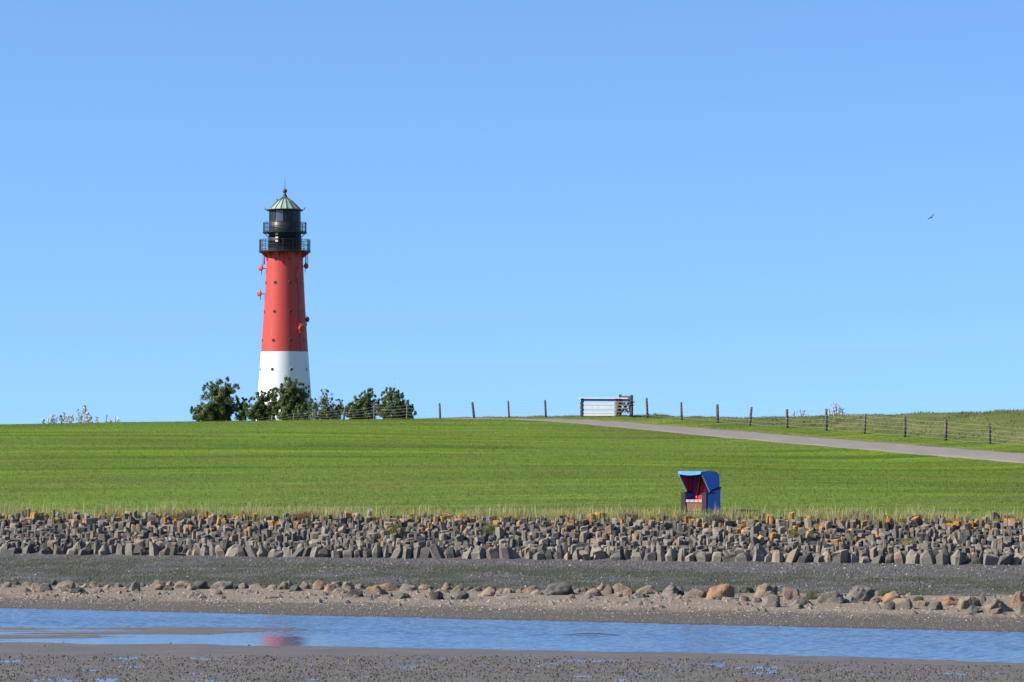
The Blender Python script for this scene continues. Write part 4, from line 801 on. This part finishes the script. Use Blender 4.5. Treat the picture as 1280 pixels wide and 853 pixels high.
# ------------------------------------------------------------------ fence, gate, stile
M['post'] = mat_wood('weathered_post', (0.24, 0.205, 0.165), (0.075, 0.062, 0.05))
M['wire'] = mat_paint('fence_wire', (0.30, 0.29, 0.28), 0.5)
M['board'] = mat_wood('pale_weathered_board', (0.60, 0.57, 0.53), (0.33, 0.30, 0.27))
M['board_dark'] = mat_wood('dark_weathered_shaded_board', (0.16, 0.145, 0.125), (0.06, 0.055, 0.05))
def fence(name, label, posts, n_w):
    pts = []
    for x, yt in posts:
        D = on_line(x, 102.4); p = at(x, yt, D); g = float(dyke(p.x, p.y)); pts.append((p.x, p.y, g, max(p.z, g + 0.7)))
    root = empty(name, (pts[0][0], pts[0][1], pts[0][2])); tag(root, label, 'fence', 'wire fences along the lane'); o0 = Vector(pts[0][:3])
    for i, (x, y, g, zt) in enumerate(pts):
        mb = MB(); rr = random.uniform(0.075, 0.105); lx, ly = random.gauss(0, 0.035), random.gauss(0, 0.02)
        b = Vector((x, y, g)) - o0; hgt = zt - g
        mb.tube([b + Vector((-lx, -ly, -0.4)), b + Vector((lx * 0.2, 0, hgt * 0.5)), b + Vector((lx, ly, hgt * 0.93)), b + Vector((lx, ly, hgt))], [rr * 1.05, rr, rr * 0.95, rr * 0.7], 7); mb.build('post', M['post'], root)
    for k in range(n_w):
        q = (k + 0.7) / n_w; path = []
        for i in range(len(pts) - 1):
            a = Vector(pts[i][:3]); b = Vector(pts[i + 1][:3]); ha, hb = pts[i][3] - a.z, pts[i + 1][3] - b.z
            a = a + Vector((-0.09, 0, ha * q * 0.95)); b = b + Vector((-0.09, 0, hb * q * 0.95)); sag = random.uniform(0.02, 0.10)
            for s in range(6): f = s / 6; path.append(a.lerp(b, f) - Vector((0, 0, sag * 4 * f * (1 - f))) - o0)
        path.append(b - o0); mb = MB(); mb.tube(path, 0.0065, 4); mb.build('wire', M['wire'], root)
    return root
fence('wire_fence', 'weathered post and wire fence left of the white gate', [(693.0, 499.5), (682, 500), (636, 501), (592, 502.5), (550, 504), (509, 505), (468, 507), (430, 511), (395, 513), (367, 516), (340, 519.5), (303, 525)][1:], 5)
fence('wire_fence', 'weathered post and wire fence right of the white gate', [(809, 497.5), (852, 502.8), (897, 505.5), (938, 508.8), (984, 511.5), (1033, 511), (1081, 517.3), (1131, 520.5), (1182, 524.3), (1237, 529), (1296, 534)], 5)
# field gate of pale boards along the fence line
def fl(x, y): return at(x, y, on_line(x, 102.4))
gA, gB = fl(728, 520.5), fl(771, 520.8); gd = (gB - gA); gd.z = 0; gd.normalize(); gn = Vector((-0.92, -0.39, 0))
gate = empty('field_gate', gA); tag(gate, 'pale weathered board gate beside the lane on the crest', 'gate')
def grow(y, k): p = fl(728, y); q = fl(771, y); return (p.z * (1 - k) + q.z * k) - gA.z
def gp(k, z, o=0.0): return (gB - gA) * k * Vector((1, 1, 0)).length / math.sqrt(2) * 1.0 + gn * o + Vector((0, 0, z)) - Vector((0, 0, ((gB - gA) * k).z))
for k, m in ((0.0, 'board_dark'), (1.0, 'board')):
    mb = MB(); top = grow(498 if k == 0 else 498.5, k); mb.bar(gp(k, -0.4), gp(k, top), 0.22, 0.22, (1, 0, 0)); mb.build('gate_post', M[m], gate)
mb = MB(); mb.bar(gp(-0.03, grow(497.6, 0), 0.1), gp(1.42, grow(498.0, 1.42), 0.1), 0.40, 0.07); mb.build('cap_rail', M['board'], gate)
mb = MB(); mb.bar(gp(0.0, grow(500.2, 0), 0.06), gp(1.40, grow(500.3, 1.40), 0.06), 0.06, 0.14); mb.build('top_rail', M['board_dark'], gate)  # darker board colour paints in the shade under the cap rail
for y, hh in ((504.6, 0.15), (509.5, 0.19), (515.0, 0.15), (518.9, 0.13)):
    mb = MB(); mb.bar(gp(0.02, grow(y, 0.02), 0.14), gp(0.99, grow(y + 0.1, 0.99), 0.14), 0.045, hh); mb.build('board', M['board'], gate)
    mb = MB(); c = gp(0.055, grow(y, 0.055), 0.19); mb.bar(c - gd * 0.22, c + gd * 0.22, 0.05, hh + 0.06); mb.build('hinge_plate', M['black'], gate)
# wooden stile right of the gate
sA = fl(774.5, 520); st = empty('step_stile', sA); tag(st, 'dark wooden step stile between the gate and the next post', 'stile')
def sp(x, y, o=0.0): return fl(x, y) + gn * o * 0.35 - sA
mb = MB(); mb.bar(sp(774.5, 526, -0.15), sp(774.6, 493.3, -0.15), 0.20, 0.18, (1, 0, 0)); mb.build('stile_post', M['board_dark'], st)
mb = MB(); mb.bar(sp(789, 524, -0.15), sp(788.8, 494, -0.15), 0.20, 0.18, (1, 0, 0)); mb.build('stile_post', M['board_dark'], st)
mb = MB(); mb.bar(sp(773.5, 496.2, -0.12), sp(790, 496.3, -0.12), 0.06, 0.14); mb.build('stile_rail', M['board_dark'], st)
mb = MB(); mb.bar(sp(790, 500, 0.2), sp(793.5, 519, 0.9), 0.14, 0.16, (1, 0, 0)); mb.build('brace', M['board_dark'], st)
mb = MB(); mb.bar(sp(776, 500, 0.2), sp(776.5, 522, 0.9), 0.14, 0.16, (1, 0, 0)); mb.build('brace', M['board_dark'], st)
for y, o in ((502.5, 0.25), (506.5, 0.4), (510.5, 0.55), (514.8, 0.7)):
    mb = MB(); mb.bar(sp(775, y, o), sp(792, y + 0.3, o), 0.34, 0.08); mb.build('step', M['board_dark'] if y > 512 else M['post'], st)
for xa, ya, xb, yb in ((776, 517, 788, 502), (777, 502, 786, 516), (781, 503, 783, 514), (786, 503, 788, 515)):
    mb = MB(); mb.bar(sp(xa, ya, 0.05), sp(xb, yb, 0.12), 0.05, 0.16); mb.build('slat', M['board'] if ya < 510 else M['board_dark'], st)

# ------------------------------------------------------------------ trees and shrubs
DK = [(0.0, (0.065, 0.105, 0.025)), (0.45, (0.135, 0.195, 0.050)), (0.8, (0.22, 0.28, 0.09)), (1.0, (0.36, 0.40, 0.20))]
M['leaf_dark'] = m_leafy('dark_leaves', DK, 0.48, 0.45, 0.5)
M['leaf_pale'] = m_leafy('pale_leaves', [(0.0, (0.07, 0.10, 0.035)), (0.5, (0.16, 0.20, 0.075)), (1.0, (0.32, 0.32, 0.16))], 0.3, 0.5)
M['leaf_silver'] = m_leafy('silver_leaves', [(0.0, (0.25, 0.28, 0.23)), (0.5, (0.60, 0.63, 0.58)), (1.0, (0.85, 0.86, 0.84))], 0.25, 0.5)
M['bark'] = mat_wood('bark', (0.12, 0.095, 0.07), (0.05, 0.04, 0.03))
def leaf_cloud(C, Rr, n, size):
    """leaf quads spread through a blob, thinner towards the outside"""
    d = rng.normal(0, 1, (n, 3)); d /= np.linalg.norm(d, axis=1)[:, None]; r = rng.random(n) ** 0.5 * Rr
    r *= 0.78 + 0.45 * np.sin(d[:, 0] * 5 + C.x) * np.sin(d[:, 2] * 5 + C.z)
    d = d * np.array([0.92, 0.92, 1.22]); c = np.array(C)[None] + d * r[:, None]; u = rng.normal(0, 1, (n, 3)); u /= np.linalg.norm(u, axis=1)[:, None]
    w = np.cross(u, d); w /= np.linalg.norm(w, axis=1)[:, None] + 1e-9; s = size * rng.uniform(0.6, 1.35, n)[:, None]
    V = np.stack([c - u * s, c + w * s * 0.55, c + u * s, c - w * s * 0.55], 1)
    return V.reshape(-1, 3)
def tree(name, label, lobes, D, mat, leaf=0.072, dens=2.9, cat='shrub', group=None):
    sc = D / F_PX; L = [(at(x, y, D + random.uniform(-0.8, 0.8) * r * sc), r * sc) for x, y, r in lobes]
    xs_ = [x for x, _, _ in lobes]
    L += [(at(x, 519.5, D + random.uniform(-0.6, 0.6)), 8.5 * sc) for x in np.arange(min(xs_), max(xs_) + 3, 7)]
    cx = sum(c.x for c, _ in L) / len(L); g = float(dyke(cx, D)); root = empty(name, (cx, D, g)); tag(root, label, cat, group)
    o = Vector((cx, D, g)); low = min(c.z for c, _ in L); fork = o + Vector((0.1, 0, max(0.5, (low - g) * 0.55)))
    mb = MB(); mb.tube([o - Vector((0, 0, 0.3)) - o, (o.lerp(fork, 0.5) + Vector((0.06, 0, 0))) - o, fork - o], [0.16, 0.12, 0.10], 8)
    for c, r in L:
        m = fork.lerp(c, 0.5) + Vector((random.uniform(-0.2, 0.2), random.uniform(-0.2, 0.2), -0.15)); mb.tube([fork - o, m - o, c - o, c + Vector((0, 0, r * 0.6)) - o], [0.07, 0.05, 0.03, 0.012], 5)
    mb.build('trunk', M['bark'], root)
    Vs, Ts = [], []
    for c, r in L:
        r *= 1.15; n = int(1250 * dens * (r / 0.8) ** 2.2) + 80; v = leaf_cloud(c - o, r, n, leaf); Vs.append(v); Ts.append(np.repeat(np.clip(rng.normal(0.42, 0.25, n), 0, 1), 4))
        for _ in range(9):   # ragged twigs that break the outline
            a = random.uniform(0.1, 3.04); kk = random.uniform(0.85, 1.35); tip = c - o + Vector((math.cos(a) * r * kk, random.uniform(-0.3, 0.3) * r, abs(math.sin(a)) * r * 1.15 * kk)); v = leaf_cloud(tip, r * 0.24, int(34 * dens) + 5, leaf); Vs.append(v); Ts.append(np.repeat(np.clip(rng.normal(0.55, 0.25, len(v) // 4), 0, 1), 4))
    V = np.concatenate(Vs); f = np.arange(len(V)).reshape(-1, 4)
    link('crown', mesh_np('crown', V, f, np.concatenate(Ts)), mat, root)
    return root
GT = 'shrubs around the lighthouse'
tree('leafy_bush', 'large dark green bush standing left of the lighthouse', [(268, 489, 9), (285, 488, 9), (276, 502, 15), (260, 515, 13), (281, 515, 14), (248, 519, 7)], 312, M['leaf_dark'], cat='bush', group=GT)
tree('leafy_bush', 'small dark bush close against the right of the large left bush', [(303, 508, 6.5), (304, 517, 7)], 312, M['leaf_dark'], cat='bush', group=GT)
tree('leafy_bush', 'ragged dark bush in front of the lighthouse foot, left half', [(326, 501, 8), (318, 514, 10), (341, 495, 6), (342, 510, 11), (330, 519, 9)], 306, M['leaf_dark'], cat='bush', group=GT)
tree('leafy_bush', 'tallest dark bush in front of the lighthouse foot, right half', [(365, 487, 9.5), (356, 497, 10), (377, 495, 9), (367.6, 508, 15), (358, 517, 11), (381, 517, 9)], 304, M['leaf_dark'], cat='bush', group=GT)
tree('leafy_bush', 'sparse pale green bush just right of the lighthouse', [(405, 502, 8), (408, 515, 11), (393.5, 507, 6), (424, 510, 6), (421.5, 518, 8)], 300, M['leaf_pale'], 0.085, 0.5, 'bush', GT)
tree('leafy_bush', 'dark bush behind the fence, left of the two right ones', [(460, 497, 7), (452, 510, 10), (444, 515, 8), (460, 515, 11), (440, 520, 6)], 288, M['leaf_dark'], cat='bush', group=GT)
tree('leafy_bush', 'dark bush behind the fence, rightmost of the dark ones', [(486, 496, 7), (496, 498, 7), (482, 509, 9), (497, 510, 10), (489, 517, 12), (511, 514, 5)], 284, M['leaf_dark'], cat='bush', group=GT)
def sprigs(label, tips, D, mat, leaf, n_leaf, base_y=540):
    xm = sum(x for x, _ in tips) / len(tips); p = at(xm, 530, D); g = float(dyke(p.x, D)); root = empty('silver_shrub', (p.x, D, g)); tag(root, label, 'shrub', 'pale shrubs behind the dyke'); o = Vector((p.x, D, g))
    mb = MB(); Vs, Ts = [], []
    for x, y in tips:
        t_ = at(x, y, D + random.uniform(-1, 1)) - o; b = Vector((t_.x * 0.5, 0, -0.2)); mid = b.lerp(t_, 0.6) + Vector((random.uniform(-.1, .1), 0, 0)); mb.tube([b, mid, t_], [0.05, 0.03, 0.012], 5)
        for k in range(n_leaf):
            f = 1 - 0.62 * random.random(); c = b.lerp(t_, f); rr = 0.12 + 0.55 * (1 - f)
            v = leaf_cloud(c + Vector((random.uniform(-rr, rr), random.uniform(-rr, rr), 0)), 0.12, 3, leaf); Vs.append(v); Ts.append(np.repeat(rng.random(3), 4))
    mb.build('stems', M['bark'], root); V = np.concatenate(Vs); link('foliage', mesh_np('foliage', V, np.arange(len(V)).reshape(-1, 4), np.concatenate(Ts)), mat, root)
sprigs('short silvery shrub tips at the left end of the pale row', [(54.5, 524), (66, 517), (61, 523), (71, 521)], 320, M['leaf_silver'], 0.12, 60)
sprigs('silvery shrub second in the pale row on the far left', [(80, 515.5), (76, 519), (90, 518), (85, 521)], 320, M['leaf_silver'], 0.12, 65)
sprigs('tallest silvery shrub in the pale row on the far left', [(97, 512), (105.6, 507), (101, 515), (113, 518), (109, 516), (122, 522)], 320, M['leaf_silver'], 0.12, 65)
sprigs('two low silvery shoots at the right end of the pale row', [(133, 519.5), (145, 520.5), (138, 523), (148, 524)], 320, M['leaf_silver'], 0.10, 35)
sprigs('small pale shrub showing above the bank on the right', [(1045, 503.5), (1041, 508), (1049, 508), (1037, 511), (1053, 511)], 216, M['leaf_silver'], 0.06, 30)
sprigs('faint pale tuft on the bank left of the small pale shrub', [(1000, 511.5), (993, 513), (1006, 513)], 219, M['leaf_silver'], 0.05, 16)

def tuft(name, label, x, y, wpx, hpx, mat, n, cat, lean=0.7, wid=0.012):
    p = hit(x, y, 100, 140, 0.03); sc = p.y / F_PX; w, h = wpx * sc, hpx * sc
    root = empty(name, p); tag(root, label, cat, 'plants among the revetment stones')
    q = np.stack([np.clip(rng.normal(0, w * 0.22, n), -w * 0.45, w * 0.45), rng.normal(0, 0.12, n), np.zeros(n)], -1)
    blades('stalks', q - np.array([0, 0, 0.05]), h * rng.uniform(0.35, 1.05, n) * np.clip(1.1 - np.abs(q[:, 0]) / w, 0.35, 1), np.full(n, wid), lean, mat, None, rng.random(n), True, root, None)
    m = n * 2; d = rng.normal(0, 1, (m, 3)) * np.array([w * 0.25, 0.12, h * 0.25]); d[:, 2] = np.abs(d[:, 2]) + h * 0.25
    Vs = leaf_cloud(Vector((0, 0, 0)), 0.02, m, 0.022).reshape(-1, 4, 3) + d[:, None]
    link('leaves', mesh_np('leaves', Vs.reshape(-1, 3), np.arange(4 * m).reshape(-1, 4), np.repeat(rng.random(m), 4)), mat, root)
M['dead'] = m_leafy('dead_stalks', [(0.0, (0.11, 0.085, 0.065)), (0.5, (0.24, 0.20, 0.155)), (1.0, (0.40, 0.34, 0.27))], 0.25)
M['redleaf'] = m_leafy('reddish_leaves', [(0.0, (0.13, 0.055, 0.03)), (0.5, (0.27, 0.12, 0.06)), (1.0, (0.36, 0.25, 0.11))], 0.3)
M['herb'] = m_leafy('green_herb', [(0.0, (0.075, 0.105, 0.02)), (0.5, (0.16, 0.19, 0.045)), (1.0, (0.33, 0.31, 0.12))], 0.35)
M['yellow'] = m_leafy('yellow_herb', [(0.0, (0.16, 0.16, 0.02)), (0.6, (0.32, 0.29, 0.04)), (1.0, (0.48, 0.42, 0.10))], 0.35)
tuft('herb_plant', 'low reddish brown plant at the top of the stones below the bushes', 382, 650, 36, 12, M['redleaf'], 420, 'plant')
tuft('herb_plant', 'green tuft among the stones right of the reddish plant', 493, 672, 20, 22, M['herb'], 260, 'plant', 0.4)
tuft('herb_plant', 'thin green tuft among the stones near the picture centre', 613, 668, 22, 20, M['herb'], 180, 'plant', 0.5)
tuft('herb_plant', 'small green tuft among the stones right of the beach chair', 992, 672, 12, 12, M['herb'], 130, 'plant', 0.5)
tuft('herb_plant', 'yellow green cushion on the stones below the lane', 1135, 682, 18, 8, M['yellow'], 200, 'plant')
tuft('herb_plant', 'tiny yellow green cushion left of the larger one', 1064, 677, 10, 6, M['yellow'], 100, 'plant')
tuft('dead_bush', 'grey brown dead bush at the stones on the left', 232, 648, 30, 12, M['dead'], 330, 'bush', 0.9)
tuft('dead_bush', 'grey brown dead bush left of the beach chair', 787, 651, 26, 15, M['dead'], 360, 'bush', 0.9)
tuft('dead_bush', 'small grey dead bush directly in front of the beach chair', 858, 651, 16, 12, M['dead'], 220, 'bush', 0.9)
tuft('dead_bush', 'wide grey dead bush in front of the beach chair side', 893, 654, 28, 16, M['dead'], 420, 'bush', 0.9)
tuft('dead_bush', 'grey brown dead bush at the stones on the right', 1074, 650, 26, 15, M['dead'], 360, 'bush', 0.9)
tuft('dead_bush', 'small dead bush at the stones near the right edge', 1262, 653, 20, 12, M['dead'], 220, 'bush', 0.9)

# ------------------------------------------------------------------ birds, litter
M['bird'] = mat_paint('grey_plumage', (0.035, 0.035, 0.04), 0.7)
def bird(label, x, y, D, span, bank):
    p = at(x, y, D); root = tag(empty('bird', p, R(35)), label, 'bird', 'birds in the sky'); root.rotation_euler = (R(bank), R(-38), R(20)); k = span
    mb = MB(); mb.tube([(0, -0.24 * k, 0), (0, -0.17 * k, 0.01 * k), (0, -0.05 * k, 0), (0, 0.10 * k, 0), (0, 0.26 * k, 0.0)], [0.012 * k, 0.04 * k, 0.06 * k, 0.045 * k, 0.01 * k], 8); mb.build('body', M['bird'], root)
    for s in (-1, 1):
        mb = MB(); mb.prism([(s * 0.03 * k, -0.08 * k, 0.02 * k), (s * 0.24 * k, -0.13 * k, 0.10 * k), (s * 0.5 * k, 0.0, 0.05 * k), (s * 0.26 * k, 0.03 * k, 0.09 * k), (s * 0.03 * k, 0.08 * k, 0.02 * k)], (0, 0, 0.012 * k)); mb.build('wing', M['bird'], root)
bird('dark gull gliding in the blue sky on the right', 1164, 272, 250, 0.78, 20)
bird('tiny distant bird above the right bushes', 493.5, 473.5, 500, 0.4, 10)
bird('tiny distant bird low in the sky, second from the left edge', 33, 503.3, 500, 0.35, 5)
bird('tiny distant bird at the very left edge of the sky', 10, 436.5, 600, 0.35, 5)
M['orange'] = mat_paint('orange_litter', (0.75, 0.20, 0.04), 0.5)
p = hit(1059, 569, 120, 200, 0.05); bm = bmesh.new(); bmesh.ops.create_icosphere(bm, subdivisions=2, radius=0.05)
for v in bm.verts: v.co *= random.uniform(0.75, 1.2); v.co.z *= 0.8
me = bpy.data.meshes.new('litter_scrap'); bm.to_mesh(me); bm.free(); o = link('litter_scrap', me, M['orange'], None, (p.x, p.y, p.z + 0.05)); tag(o, 'tiny orange scrap lying on the grass below the lane', 'litter')
# wooden stick in the channel
mb = MB(); mb.tube([(-0.75, 0, 0), (-0.3, 0.05, 0.03), (0.2, 0.02, 0.035), (0.75, -0.05, 0.0)], [0.006, 0.012, 0.012, 0.005], 6)
p = at(739, 793.7, px_depth(793.7)); o = mb.build('mud_streak', M['rubble'], None, (p.x, p.y, 0.005)); o.name = 'driftwood_stick'; tag(o, 'thin dark stick lying in the blue water', 'stick')
